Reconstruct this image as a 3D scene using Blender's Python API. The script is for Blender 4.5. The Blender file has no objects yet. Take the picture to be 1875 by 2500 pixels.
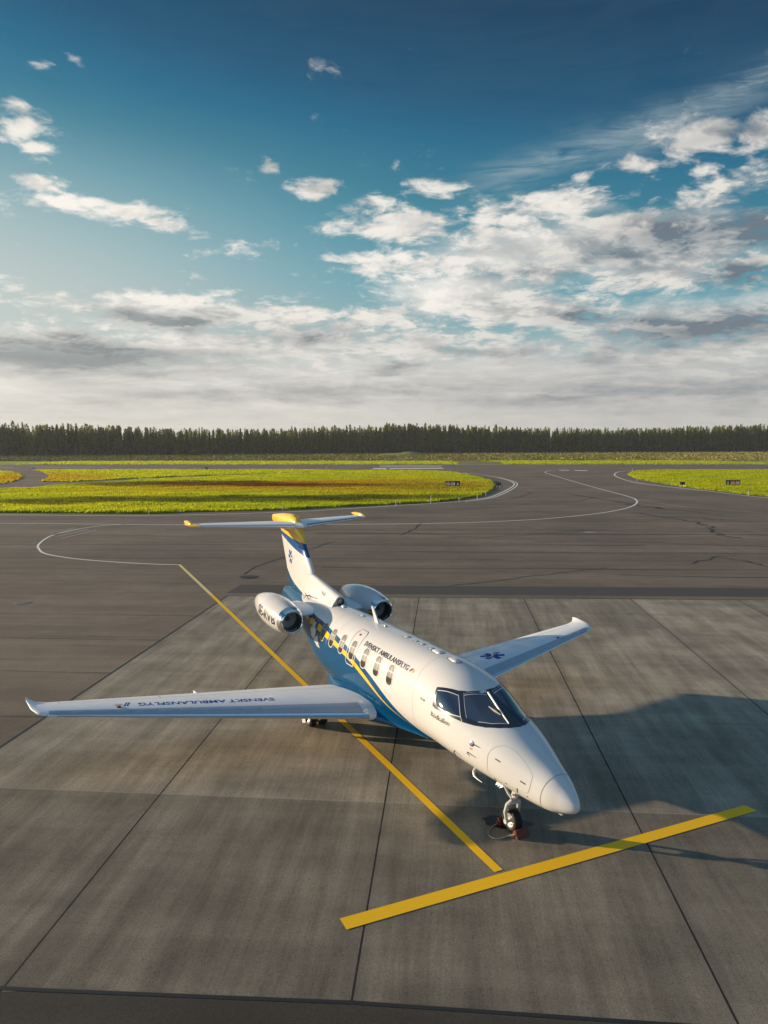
import bpy, bmesh, math, random
import numpy as np
from mathutils import Vector, Matrix
R = math.radians
random.seed(7); rng = np.random.default_rng(7)
S = bpy.context.scene
COL = S.collection

# ------------------------------------------------------------------ camera, sun, exposure
cam_d = bpy.data.cameras.new('camera'); cam = bpy.data.objects.new('camera', cam_d); COL.objects.link(cam)
cam.location = (0, 0, 7.844)
cam_d.sensor_fit = 'VERTICAL'; cam_d.sensor_height = 36.0; cam_d.lens = 36.0 * 1786.2 / 2500.0
cam.rotation_euler = (Matrix.Rotation(R(90) - 0.09391, 4, 'X') @ Matrix.Rotation(-0.00199, 4, 'Z')).to_euler()
cam_d.clip_start = 0.1; cam_d.clip_end = 20000
S.camera = cam
S.view_settings.view_transform = 'Standard'; S.view_settings.look = 'None'
S.view_settings.exposure = 1.2; S.view_settings.gamma = 1.0
try: S.cycles.use_denoising = True
except Exception: pass

SUN_EL, SHADOW_AZ = 9.8, -15.5            # shadows run towards this azimuth (from +X)
a = R(SHADOW_AZ); e = R(SUN_EL)
sd = Vector((math.cos(a) * math.cos(e), math.sin(a) * math.cos(e), -math.sin(e)))   # travel of the light
sun_d = bpy.data.lights.new('sun', 'SUN'); sun_d.energy = 3.4; sun_d.angle = R(0.5); sun_d.color = (1.0, 0.79, 0.55)
sun = bpy.data.objects.new('sun', sun_d); COL.objects.link(sun)
sun.rotation_euler = sd.to_track_quat('-Z', 'Y').to_euler(); sun.location = (-60, 40, 60)

# ------------------------------------------------------------------ node helpers
class NT:
    def __init__(s, tree): s.t = tree; s.n = tree.nodes; s.l = tree.links
    def new(s, typ, **kw):
        n = s.n.new(typ)
        for k, v in kw.items(): setattr(n, k, v)
        return n
    def put(s, sock, v):
        if hasattr(v, 'is_output'): s.l.new(v, sock)
        elif v is not None: sock.default_value = v
    def m(s, op, a, b=None, c=None, clamp=False):
        n = s.new('ShaderNodeMath', operation=op); n.use_clamp = clamp
        s.put(n.inputs[0], a)
        if b is not None: s.put(n.inputs[1], b)
        if c is not None: s.put(n.inputs[2], c)
        return n.outputs[0]
    def vm(s, op, a, b=None):
        n = s.new('ShaderNodeVectorMath', operation=op); s.put(n.inputs[0], a)
        if b is not None: s.put(n.inputs[1], b)
        return n.outputs['Value'] if op in ('DOT_PRODUCT', 'LENGTH') else n.outputs[0]
    def step(s, x, lo, hi, a=0.0, b=1.0):
        n = s.new('ShaderNodeMapRange', interpolation_type='SMOOTHSTEP')
        s.put(n.inputs[0], x); s.put(n.inputs[1], lo); s.put(n.inputs[2], hi); s.put(n.inputs[3], a); s.put(n.inputs[4], b)
        return n.outputs[0]
    def mix(s, f, a, b, blend='MIX'):
        n = s.new('ShaderNodeMix', data_type='RGBA', blend_type=blend)
        s.put(n.inputs[0], f)
        for i, v in ((6, a), (7, b)): s.put(n.inputs[i], (*v, 1) if isinstance(v, tuple) and len(v) == 3 else v)
        return n.outputs[2]
    def noise(s, vec, scale, detail=4, rough=0.55, dist=0.0, out='Fac'):
        n = s.new('ShaderNodeTexNoise'); s.put(n.inputs['Vector'], vec); s.put(n.inputs['Scale'], scale)
        n.inputs['Detail'].default_value = detail; n.inputs['Roughness'].default_value = rough; n.inputs['Distortion'].default_value = dist
        return n.outputs[out]
    def mapping(s, vec, scale=(1, 1, 1), rot=(0, 0, 0), loc=(0, 0, 0)):
        n = s.new('ShaderNodeMapping'); s.put(n.inputs[0], vec); n.inputs[1].default_value = loc; n.inputs[2].default_value = rot; n.inputs[3].default_value = scale
        return n.outputs[0]
    def sep(s, v):
        n = s.new('ShaderNodeSeparateXYZ'); s.put(n.inputs[0], v); return n.outputs
    def comb(s, x, y, z):
        n = s.new('ShaderNodeCombineXYZ'); s.put(n.inputs[0], x); s.put(n.inputs[1], y); s.put(n.inputs[2], z); return n.outputs[0]

# ------------------------------------------------------------------ sky
W = bpy.data.worlds.new('World'); S.world = W; W.use_nodes = True
w = NT(W.node_tree); w.n.clear()
wo = w.new('ShaderNodeOutputWorld'); bg = w.new('ShaderNodeBackground'); w.l.new(bg.outputs[0], wo.inputs[0])
SKY_STRENGTH = 0.088
bg.inputs[1].default_value = SKY_STRENGTH
sky = w.new('ShaderNodeTexSky', sky_type='NISHITA'); sky.sun_disc = False
sky.sun_elevation = R(SUN_EL)
to_sun = -sd
sky.sun_rotation = math.atan2(to_sun.x, to_sun.y)
sky.altitude = 50; sky.air_density = 1.0; sky.dust_density = 0.6; sky.ozone_density = 2.2
tc = w.new('ShaderNodeTexCoord'); d = w.vm('NORMALIZE', tc.outputs['Generated'])
X, Y, Z = w.sep(d)
EL = w.m('MULTIPLY', w.m('ARCSINE', Z), 57.2958); AZ = w.m('MULTIPLY', w.m('ARCTAN2', X, Y), 57.2958)
# clear air: Nishita, pulled towards the deep teal of the photograph's clear sky
def ramp(x, lo, hi, stops):
    n = w.new('ShaderNodeValToRGB'); w.put(n.inputs[0], w.m('DIVIDE', w.m('SUBTRACT', x, lo), hi - lo, clamp=True)); cr = n.color_ramp
    while len(cr.elements) < len(stops): cr.elements.new(.5)
    for el_, (q, c) in zip(cr.elements, stops): el_.position = (q - lo) / (hi - lo); el_.color = (*[k / 4.0 for k in c], 1)
    return w.mix(1.0, n.outputs[0], (4.0, 4.0, 4.0), 'MULTIPLY')
sunside = w.step(AZ, 22.0, -30.0)
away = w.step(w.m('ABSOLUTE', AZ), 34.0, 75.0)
# the air brightens towards the sun's side
tcl = ramp(w.m('ADD', EL, w.m('MULTIPLY', w.m('MINIMUM', w.m('MAXIMUM', AZ, -40.0), 40.0), 0.13)), 0.0, 60.0, [(0, (2.6, 2.7, 2.6)), (7, (1.9, 2.5, 2.5)), (11.5, (1.0, 2.1, 2.4)), (15.4, (.5, 1.6, 2.0)), (18.5, (.26, 1.15, 1.6)), (22, (.11, .77, 1.32)), (25, (.08, .48, .92)), (30, (.055, .27, .58)), (35, (.05, .27, .62)), (46, (.40, .85, 1.38)), (60, (.70, 1.2, 1.8))])  # topmost stops, overhead and out of view, are brightened to add fill
clear = w.mix(0.86, w.mix(1.0, sky.outputs[0], (0.30, 0.42, 0.46), 'MULTIPLY'), tcl)
clear = w.mix(w.m('MULTIPLY', w.m('MULTIPLY', w.step(AZ, 2.0, -32.0), w.step(EL, 24.0, 7.0)), 0.95), clear, (2.8, 3.1, 2.95))
def blobs(L_, grow, A_, E_):
    tot = None
    for (ca, ce, ra, re, am) in L_:
        u = w.m('MULTIPLY', w.m('SUBTRACT', A_, ca), 1 / (ra * grow)); v = w.m('MULTIPLY', w.m('SUBTRACT', E_, ce), 1 / (re * grow))
        g = w.m('MULTIPLY', w.m('POWER', 2.718, w.m('MULTIPLY', w.m('MULTIPLY_ADD', u, u, w.m('MULTIPLY', v, v)), -1.0)), am)
        tot = g if tot is None else w.m('MAXIMUM', tot, g)
    return tot
# cloud field on a flat layer, seen from below
zz = w.m('ADD', w.m('MAXIMUM', Z, 0.0), 0.20)
P = w.comb(w.m('DIVIDE', X, zz), w.m('DIVIDE', Y, zz), 0.0)
warp = w.noise(P, 2.2, 5, 0.6, out='Color'); wx, wy, _ = w.sep(warp)
P2 = w.vm('ADD', P, w.mapping(warp, (0.22, 0.22, 0.0), loc=(-0.11, -0.11, 0)))
n1 = w.noise(P2, 4.6, 9, 0.60)
lsun = (to_sun.x * 0.055, to_sun.y * 0.05 + 0.045, 0.0)
n1b = w.noise(w.vm('ADD', P2, lsun), 4.6, 5, 0.58)
nf = w.noise(P2, 17.0, 7, 0.62)
str_ = w.noise(w.comb(w.m('MULTIPLY', AZ, 0.055), w.m('MULTIPLY_ADD', wy, 0.8, w.m('MULTIPLY', EL, 0.62)), 0.0), 1.0, 7, 0.6, 0.5)
A2 = w.m('ADD', AZ, w.m('MULTIPLY', w.m('SUBTRACT', wx, 0.5), 7.0)); E2 = w.m('ADD', EL, w.m('MULTIPLY', w.m('SUBTRACT', wy, 0.5), 3.2))
CL = [(11.0,14.2,9.5,2.6,.85),(19.5,13.0,8.5,3.0,.85),(5.0,11.5,7.0,2.0,.9),(-25.3,21.7,1.3,0.8,0.70),(-25.2,20.6,1.7,0.8,0.85),(-23.4,19.4,1.2,0.4,0.80),(-23.9,17.6,1.8,0.6,1.00),(-22.2,16.6,2.7,0.7,1.00),(-19.2,16.1,2.8,0.7,1.00),(-16.3,15.6,2.0,0.5,0.95),(-21.3,24.7,0.7,0.3,0.60),(-23.7,24.4,0.6,0.2,0.40),(-7.9,19.6,1.0,0.5,0.75),(-12.4,14.1,2.5,0.6,0.65),(-25.8,13.3,0.7,0.3,0.60),(-14.5,12.3,1.3,0.4,0.55),(-4.8,18.2,2.1,0.7,1.00),(-1.3,17.0,2.5,0.9,1.00),(0.8,15.9,4.2,1.1,1.00),(3.6,18.1,2.1,0.5,0.80),(4.6,16.5,2.4,0.9,0.70),(10.1,15.7,5.0,1.5,1.00),(13.8,17.0,5.2,1.1,0.85),(18.7,14.8,7.3,2.1,1.00),(24.1,16.6,3.4,1.1,0.80),(22.3,16.2,4.7,0.6,0.90),(26.4,14.8,2.5,1.7,0.95),(23.3,20.5,3.4,1.1,0.95),(18.9,19.3,2.3,0.7,0.90),(26.2,20.2,1.9,1.2,0.90),(23.4,18.3,1.2,0.4,0.70),(26.3,17.9,0.8,0.4,0.60),(25.2,17.0,2.0,0.7,0.70),(14.4,18.4,1.3,0.4,0.60),(-1.0,13.4,3.5,0.8,0.95),(4.6,13.3,5.6,1.3,1.00),(10.5,12.2,6.7,1.5,1.00),(3.9,10.7,3.0,2.3,1.00),(20.7,12.2,3.3,1.0,0.90),(25.7,11.9,2.8,1.1,0.90),(19.1,10.4,1.6,0.4,0.60),(-23.4,9.9,1.8,0.6,0.85),(-17.2,9.8,6.6,1.1,1.00),(-10.8,9.2,9.1,1.3,1.00),(-1.7,9.4,7.1,1.2,0.90),(11.3,9.5,9.9,1.5,1.00),(22.6,8.3,8.7,1.3,1.00),(-26.1,7.4,2.3,0.5,0.70),(-8.1,6.9,31.6,1.6,1.00),(19.6,6.2,14.7,1.5,1.00),(0.0,3.8,45.0,2.8,1.10)]
DK = [(-22.0,6.0,8.3,1.0,1.00),(-25.6,5.1,4.5,0.8,0.80),(-17.2,9.0,5.6,0.6,0.70),(-6.7,8.0,4.2,0.6,0.45),(21.8,14.2,5.3,1.2,0.85),(26.5,14.3,2.2,1.3,0.90),(26.0,11.4,2.5,0.8,0.95),(23.8,8.1,6.3,1.0,1.00),(17.2,13.1,4.4,0.7,0.50),(15.0,9.0,3.0,0.6,0.60),(6.8,6.7,3.2,0.3,0.55),(16.0,6.3,2.3,0.6,0.60),(24.6,3.9,9.2,1.2,0.70),(13.1,3.4,8.6,0.6,0.45),(0.8,4.0,10.7,0.6,0.45),(-15.0,3.7,10.3,0.7,0.45),(11.2,12.4,4.0,0.5,0.45),(24.2,20.1,3.4,0.6,0.45),(0.8,5.6,2.1,0.3,0.50)]
HI = [(3.6,11.7,3.5,2.0,1.00),(0.8,13.4,5.6,1.0,0.80),(-18.1,10.5,7.2,0.8,0.70),(-0.3,16.2,3.2,0.8,0.80),(10.1,16.0,3.4,0.9,0.60),(-22.8,16.8,3.6,0.9,0.90),(-25.3,12.5,4.7,3.5,0.50),(-27.4,4.1,2.6,0.9,0.70),(13.8,17.3,3.9,0.6,0.70)]
cov = blobs(CL, 1.25, A2, E2); dark = blobs(DK, 1.1, A2, E2); high = blobs(HI, 1.2, A2, E2)
cov = w.m('MAXIMUM', cov, w.m('MULTIPLY', away, w.m('MULTIPLY', w.step(EL, 30.0, 6.0), 0.50)))
den = w.m('ADD', w.m('ADD', w.m('MULTIPLY_ADD', cov, 0.60, -0.08), w.m('MULTIPLY', w.m('SUBTRACT', n1, 0.5), 1.25)), w.m('MULTIPLY', w.m('SUBTRACT', nf, 0.5), 0.90))
alpha = w.step(den, 0.12, 0.50)
BIG = [(11.5,14.2,10.0,2.6,1.0),(20.0,13.8,10.0,3.2,1.0),(5.5,11.0,8.0,2.6,1.0),(1.0,15.8,4.5,1.2,.8),(22.0,9.0,9.0,2.0,.9),(-14.0,9.2,10.0,1.4,.9),(14.0,16.8,6.0,1.0,.7)]
bank = blobs(BIG, 1.0, A2, E2)
alpha = w.m('MAXIMUM', alpha, w.m('MULTIPLY', w.step(w.m('ADD', bank, w.m('MULTIPLY', w.m('SUBTRACT', n1, 0.5), 0.9)), .30, .85), 0.88))
alpha = w.m('MAXIMUM', alpha, w.m('MULTIPLY', w.step(w.m('ADD', EL, w.m('MULTIPLY', w.m('SUBTRACT', str_, 0.5), 6.0)), 9.0, 5.0), 0.92))
lit = w.step(w.m('ADD', w.m('SUBTRACT', n1, n1b), w.m('MULTIPLY', w.m('SUBTRACT', nf, 0.5), 0.45)), -0.15, 0.13)
lowdet = w.step(str_, 0.30, 0.70)
lowk = w.step(EL, 10.5, 4.5)
lit = w.mix(w.m('MULTIPLY', lowk, 0.7), lit, lowdet)
sh = w.m('MULTIPLY', w.m('SUBTRACT', 1.0, lit), w.m('ADD', 0.42, w.m('MULTIPLY', w.step(den, 0.3, 0.62), 0.25)))
sh = w.m('ADD', sh, w.m('MULTIPLY', dark, w.m('MULTIPLY_ADD', lit, -0.35, 1.15)), clamp=True)
sh = w.m('MULTIPLY', sh, w.m('MULTIPLY_ADD', high, -0.75, 1.0))
c_lit = w.mix(sunside, (3.9, 3.75, 3.5), (4.5, 4.3, 3.95)); c_sh = w.mix(sunside, (0.80, 0.98, 1.18), (1.2, 1.32, 1.34)); c_sh = w.mix(w.m('MULTIPLY', lowk, 0.22), c_sh, (2.1, 2.1, 2.05))
c_lit = w.mix(w.m('MULTIPLY', high, 0.7), c_lit, (5.0, 4.7, 4.4))
ccol = w.mix(sh, c_lit, c_sh)
skyc = w.mix(alpha, clear, ccol)
# thin high streak
cn = w.noise(w.mapping(w.comb(AZ, EL, 0.0), (0.16, 1.1, 1), rot=(0, 0, R(-13))), 1.0, 8, 0.66, 1.4)
axis = w.m('MULTIPLY', w.m('SUBTRACT', w.m('SUBTRACT', E2, 18.2), w.m('MULTIPLY', w.m('SUBTRACT', AZ, 6.0), 0.235)), 0.95)
streak = w.m('POWER', 2.718, w.m('MULTIPLY', w.m('MULTIPLY', axis, axis), -1.0))
streak = w.m('MULTIPLY', streak, w.m('MULTIPLY', w.step(AZ, 4.0, 11.0), w.step(AZ, 40.0, 30.0)))
veil = w.m('MULTIPLY', w.m('ADD', w.m('MULTIPLY', streak, 0.72), 0.03), w.step(cn, 0.25, 0.68), clamp=True)
skyc = w.mix(w.m('MULTIPLY', veil, w.m('SUBTRACT', 1.0, w.m('MULTIPLY', alpha, 0.7))), skyc, (1.5, 1.95, 2.15))
# whitish air near the horizon
skyc = w.mix(w.m('MULTIPLY', w.step(EL, 7.0, 0.0), 0.55), skyc, w.mix(sunside, (2.5, 2.4, 2.25), (3.4, 3.25, 2.85)))
skyc = w.vm('MINIMUM', skyc, (6.0, 6.0, 6.0))
skyc = w.mix(1.0, skyc, w.mix(away, (1.0, 1.0, 1.0), (1.22, 1.34, 1.5)), 'MULTIPLY')  # unseen sky beside and behind the camera brightened to add fill
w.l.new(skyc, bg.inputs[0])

# ------------------------------------------------------------------ object helpers
def tag(o, label=None, cat=None, group=None, kind=None):
    for k, v in (('label', label), ('category', cat), ('group', group), ('kind', kind)):
        if v: o[k] = v
    return o
def link(name, me, parent=None):
    o = bpy.data.objects.new(name, me); COL.objects.link(o)
    if parent is not None: o.parent = parent
    return o
def mesh(name, V, F, mat=None, parent=None, smooth=False, fm=None):
    me = bpy.data.meshes.new(name)
    me.from_pydata([tuple(map(float, v)) for v in V], [], [tuple(map(int, f)) for f in F])
    for m_ in (mat if isinstance(mat, (list, tuple)) else [mat]):
        if m_: me.materials.append(m_)
    if smooth: me.polygons.foreach_set('use_smooth', [True] * len(me.polygons))
    if fm is not None: me.polygons.foreach_set('material_index', fm)
    me.update()
    return link(name, me, parent)
def bigmesh(name, V, T, mat, parent=None, smooth=False):
    """numpy triangles"""
    me = bpy.data.meshes.new(name); n = len(T)
    me.vertices.add(len(V)); me.vertices.foreach_set('co', np.asarray(V, np.float32).ravel())
    me.loops.add(n * 3); me.loops.foreach_set('vertex_index', np.asarray(T, np.int32).ravel())
    me.polygons.add(n); me.polygons.foreach_set('loop_start', np.arange(0, n * 3, 3, dtype=np.int32))
    try: me.polygons.foreach_set('loop_total', np.full(n, 3, np.int32))
    except Exception: pass
    if smooth: me.polygons.foreach_set('use_smooth', np.ones(n, bool))
    me.materials.append(mat); me.update(calc_edges=True); me.validate()
    return link(name, me, parent)
def empty(name, loc=(0, 0, 0), rz=0.0):
    o = bpy.data.objects.new(name, None); COL.objects.link(o); o.location = loc; o.rotation_euler = (0, 0, rz); o.empty_display_size = 0.3
    return o
def children(o): return [c for c in bpy.data.objects if c.parent == o]
def copy_tree(o, parent=None):
    c = o.copy(); COL.objects.link(c)
    if parent is not None: c.parent = parent
    for ch in list(o.children): copy_tree(ch, c)
    return c
class MB:
    """gathers shapes into ONE mesh"""
    def __init__(s): s.V = []; s.F = []; s.M = []
    def add(s, V, F, mi=0):
        b = len(s.V); s.V += [tuple(v) for v in V]; s.F += [tuple(b + i for i in f) for f in F]; s.M += [mi] * len(F)
        return s
    def box(s, c, size, rot=None, mi=0, bev=0.0):
        hx, hy, hz = [q / 2 for q in size]; b = min(bev, hx * .9, hy * .9, hz * .9)
        if b <= 0:
            V = [(x, y, z) for z in (-hz, hz) for y in (-hy, hy) for x in (-hx, hx)]
            F = [(0, 2, 3, 1), (4, 5, 7, 6), (0, 1, 5, 4), (2, 6, 7, 3), (0, 4, 6, 2), (1, 3, 7, 5)]
        else:
            bm = bmesh.new(); bmesh.ops.create_cube(bm, size=1)
            for v in bm.verts: v.co = Vector((v.co.x * 2 * hx, v.co.y * 2 * hy, v.co.z * 2 * hz))
            bmesh.ops.bevel(bm, geom=bm.edges[:], offset=b, segments=2, affect='EDGES')
            V = [v.co[:] for v in bm.verts]; bm.verts.index_update(); F = [[v.index for v in f.verts] for f in bm.faces]; bm.free()
        Mx = rot if rot is not None else Matrix.Identity(3)
        V = [(Mx @ Vector(v)) + Vector(c) for v in V]
        return s.add(V, F, mi)
    def tube(s, pts, r, n=10, mi=0, caps=True):
        pts = [Vector(p) for p in pts]; rr = r if isinstance(r, (list, tuple)) else [r] * len(pts)
        V = []; F = []; up = None
        for i, p in enumerate(pts):
            t = (pts[min(i + 1, len(pts) - 1)] - pts[max(i - 1, 0)]).normalized()
            if up is None: up = Vector((0, 0, 1)) if abs(t.z) < .9 else Vector((1, 0, 0))
            x = t.cross(up).normalized(); y = x.cross(t).normalized(); up = y
            for k in range(n):
                q = 2 * math.pi * k / n; V.append(p + (x * math.cos(q) + y * math.sin(q)) * rr[i])
        for i in range(len(pts) - 1):
            for k in range(n):
                F.append((i * n + k, i * n + (k + 1) % n, (i + 1) * n + (k + 1) % n, (i + 1) * n + k))
        if caps: F.append(tuple(range(n))[::-1]); F.append(tuple((len(pts) - 1) * n + k for k in range(n)))
        return s.add(V, F, mi)
    def lathe(s, prof, org, axis, n=32, mi=0, closed=False):
        """prof: (along axis, radius)"""
        ax = Vector(axis).normalized(); x = ax.cross(Vector((0, 0, 1)) if abs(ax.z) < .9 else Vector((1, 0, 0))).normalized(); y = ax.cross(x)
        V = []; F = []; m_ = len(prof)
        for (t, r) in prof:
            for k in range(n):
                q = 2 * math.pi * k / n; V.append(Vector(org) + ax * t + (x * math.cos(q) + y * math.sin(q)) * r)
        for i in range(m_ if closed else m_ - 1):
            j = (i + 1) % m_
            for k in range(n): F.append((i * n + k, j * n + k, j * n + (k + 1) % n, i * n + (k + 1) % n))
        return s.add(V, F, mi)
    def build(s, name, mat, parent=None, smooth=False):
        o = mesh(name, s.V, s.F, mat, parent, False, s.M)
        bm = bmesh.new(); bm.from_mesh(o.data); bmesh.ops.recalc_face_normals(bm, faces=bm.faces); bm.to_mesh(o.data); bm.free()
        if smooth:
            o.data.polygons.foreach_set('use_smooth', [True] * len(o.data.polygons))
            try: o.data.set_sharp_from_angle(angle=R(38))
            except Exception: pass
        return o

def mat(name, base=(.5, .5, .5), rough=.5, metal=0.0, spec=.5, coat=0.0, emit=None):
    m = bpy.data.materials.new(name); m.use_nodes = True; t = NT(m.node_tree); b = t.n['Principled BSDF']
    b.inputs['Base Color'].default_value = (*base, 1); b.inputs['Roughness'].default_value = rough; b.inputs['Metallic'].default_value = metal
    b.inputs['Specular IOR Level'].default_value = spec; b.inputs['Coat Weight'].default_value = coat; b.inputs['Coat Roughness'].default_value = .04
    return m, t, b
def simple(*a, **k): return mat(*a, **k)[0]
def bump(t, b, h, strength, dist=0.01):
    n = t.new('ShaderNodeBump'); n.inputs['Strength'].default_value = strength; n.inputs['Distance'].default_value = dist
    t.put(n.inputs['Height'], h); t.l.new(n.outputs[0], b.inputs['Normal'])
def objc(t): return t.new('ShaderNodeTexCoord').outputs['Object']

# ------------------------------------------------------------------ ground materials
GROT = R(4.75)
def m_concrete():
    m, t, b = mat('concrete', rough=.8, spec=.25)
    p = objc(t); q = t.mapping(p, rot=(0, 0, GROT))            # slab axes
    x, y, _ = t.sep(q)
    joints = [-16.7, -11.5, -6.32, -1.265, 4.0, 9.35, 14.6, 19.9]
    # which slab: a tone of its own for each bay
    idx = None; jd = None
    for c in joints:
        s_ = t.m('GREATER_THAN', x, c); idx = s_ if idx is None else t.m('ADD', idx, s_)
        dd = t.m('ABSOLUTE', t.m('SUBTRACT', x, c)); jd = dd if jd is None else t.m('MINIMUM', jd, dd)
    row = None
    for c in [9.95, 15.30, 20.6, 25.9, 31.2]:
        s_ = t.m('GREATER_THAN', y, c); row = s_ if row is None else t.m('ADD', row, s_)
    wn = t.new('ShaderNodeTexWhiteNoise', noise_dimensions='2D'); t.put(wn.inputs['Vector'], t.comb(idx, row, 0.0))
    tone = t.m('MULTIPLY_ADD', wn.outputs['Value'], 0.20, 0.90)
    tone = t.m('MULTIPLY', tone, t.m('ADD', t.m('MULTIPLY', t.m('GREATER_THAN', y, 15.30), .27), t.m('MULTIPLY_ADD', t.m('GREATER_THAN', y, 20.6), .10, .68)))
    blot = t.noise(q, 0.45, 5, .6)
    str1 = t.noise(t.mapping(q, (2.2, 0.16, 1)), 1.0, 6, .62, .3)
    str2 = t.noise(t.mapping(q, (0.16, 1.7, 1)), 1.0, 5, .6, .4)
    broom = t.noise(t.mapping(q, (26, 0.8, 1)), 1.0, 3, .6)
    gr = t.noise(p, 55, 3, .7); pit = t.noise(p, 16, 3, .6)
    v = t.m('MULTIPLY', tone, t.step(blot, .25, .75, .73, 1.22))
    v = t.m('MULTIPLY', v, t.step(str1, .25, .75, .74, 1.24)); v = t.m('MULTIPLY', v, t.step(str2, .28, .72, .90, 1.09))
    v = t.m('MULTIPLY', v, t.step(broom, .2, .8, .90, 1.10)); v = t.m('MULTIPLY', v, t.step(gr, .25, .75, .68, 1.32))
    v = t.m('MULTIPLY', v, t.step(pit, .30, .42, .80, 1.0))
    vo = t.new('ShaderNodeTexVoronoi'); t.put(vo.inputs['Vector'], p); vo.inputs['Scale'].default_value = 21; spk = t.step(vo.outputs['Distance'], .12, .26); rare = t.step(t.noise(p, 6.0, 3), .45, .6)
    v = t.m('MULTIPLY', v, t.m('SUBTRACT', 1.0, t.m('MULTIPLY', t.m('MULTIPLY', t.m('SUBTRACT', 1.0, spk), rare), .55)))
    wet = t.step(t.noise(q, .9, 5, .65, .8), .60, .74); v = t.m('MULTIPLY', v, t.m('MULTIPLY_ADD', wet, -.22, 1.0))
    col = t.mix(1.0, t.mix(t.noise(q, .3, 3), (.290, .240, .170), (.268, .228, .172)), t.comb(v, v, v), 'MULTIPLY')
    edge = t.m('ADD', .008, t.m('MULTIPLY', t.noise(p, 3.0, 3), .014))
    jm = t.step(jd, edge, t.m('ADD', edge, .006), 1.0, 0.0)
    jsoft = t.m('MULTIPLY', t.step(jd, .03, .32, 1.0, 0.0), t.noise(p, 2.2, 4), clamp=True)
    col = t.mix(t.m('MULTIPLY', jsoft, .5), col, (.10, .085, .07))
    rd = t.m('ABSOLUTE', t.m('SUBTRACT', t.m('ADD', y, t.m('MULTIPLY', t.m('SUBTRACT', t.noise(p, 1.2, 4), .5), .06)), 15.30))
    col = t.mix(t.step(rd, .01, .035, .55, 0.0), col, (.30, .27, .22))
    col = t.mix(jm, col, (.022, .020, .018))
    t.put(b.inputs['Base Color'], col); t.put(b.inputs['Roughness'], t.m('MULTIPLY_ADD', wet, -.18, .84))
    bump(t, b, t.m('ADD', t.m('MULTIPLY', gr, .5), t.m('MULTIPLY', broom, .4)), .35, .006)
    return m
def m_asphalt(base=(.178, .136, .097)):
    m, t, b = mat('asphalt', rough=.82, spec=.25)
    p = objc(t); q = t.mapping(p, rot=(0, 0, R(3.2))); x, y, _ = t.sep(q)
    lane = t.new('ShaderNodeTexWhiteNoise', noise_dimensions='1D')
    yw = t.m('ADD', y, t.m('MULTIPLY', t.noise(q, .05, 2), 1.2))
    t.put(lane.inputs['W'], t.m('FLOOR', t.m('DIVIDE', yw, 4.1)))
    ln = t.m('ABSOLUTE', t.m('SUBTRACT', t.m('FRACT', t.m('DIVIDE', yw, 4.1)), .5))
    seam = t.m('MULTIPLY', t.step(ln, .478, .492), t.step(t.noise(q, .12, 4), .42, .6))
    str2 = t.noise(t.mapping(q, (.05, .9, 1)), 1.0, 6, .62, .3); blot = t.noise(q, .10, 5, .6)
    gr = t.noise(p, 38, 3, .7); sm = t.noise(q, .9, 5, .65)
    v = t.m('MULTIPLY', t.m('MULTIPLY_ADD', lane.outputs['Value'], .20, .90), t.step(str2, .28, .72, .87, 1.13))
    v = t.m('MULTIPLY', v, t.step(blot, .3, .7, .82, 1.16)); v = t.m('MULTIPLY', v, t.step(gr, .25, .75, .66, 1.34)); v = t.m('MULTIPLY', v, t.step(sm, .25, .75, .9, 1.1))
    col = t.mix(1.0, base, t.comb(v, v, v), 'MULTIPLY')
    col = t.mix(t.m('MULTIPLY', seam, .65), col, (.03, .026, .023))
    skid = t.noise(t.mapping(q, (.11, 2.3, 1), loc=(3, 0, 0)), 1.0, 5, .6, .2); col = t.mix(t.step(skid, .60, .74, 0.0, .55), col, (.035, .031, .028))
    t.put(b.inputs['Base Color'], col); bump(t, b, gr, .35, .006)
    return m
def m_paint(name, c, wear=.5, scale=9.0):
    m, t, b = mat(name, rough=.7, spec=.3); p = objc(t)
    n = t.noise(p, scale, 6, .7); n2 = t.noise(p, 60, 3, .7)
    col = t.mix(t.m('MULTIPLY', t.step(n, .52, .78), wear), c, (.14, .12, .09))
    col = t.mix(1.0, col, t.mix(t.step(n2, .2, .8), (.90, .90, .90), (1.1, 1.1, 1.1)), 'MULTIPLY')
    t.put(b.inputs['Base Color'], col); bump(t, b, n2, .25, .004); return m
M_CONC = m_concrete(); M_ASPH = m_asphalt()
M_YEL = m_paint('yellow_marking', (.95, .52, .006), .12); M_YELW = m_paint('worn_yellow_marking', (.78, .60, .24), .35); M_WHT = m_paint('white_marking', (.86, .82, .74), .35, 2.0)
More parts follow.
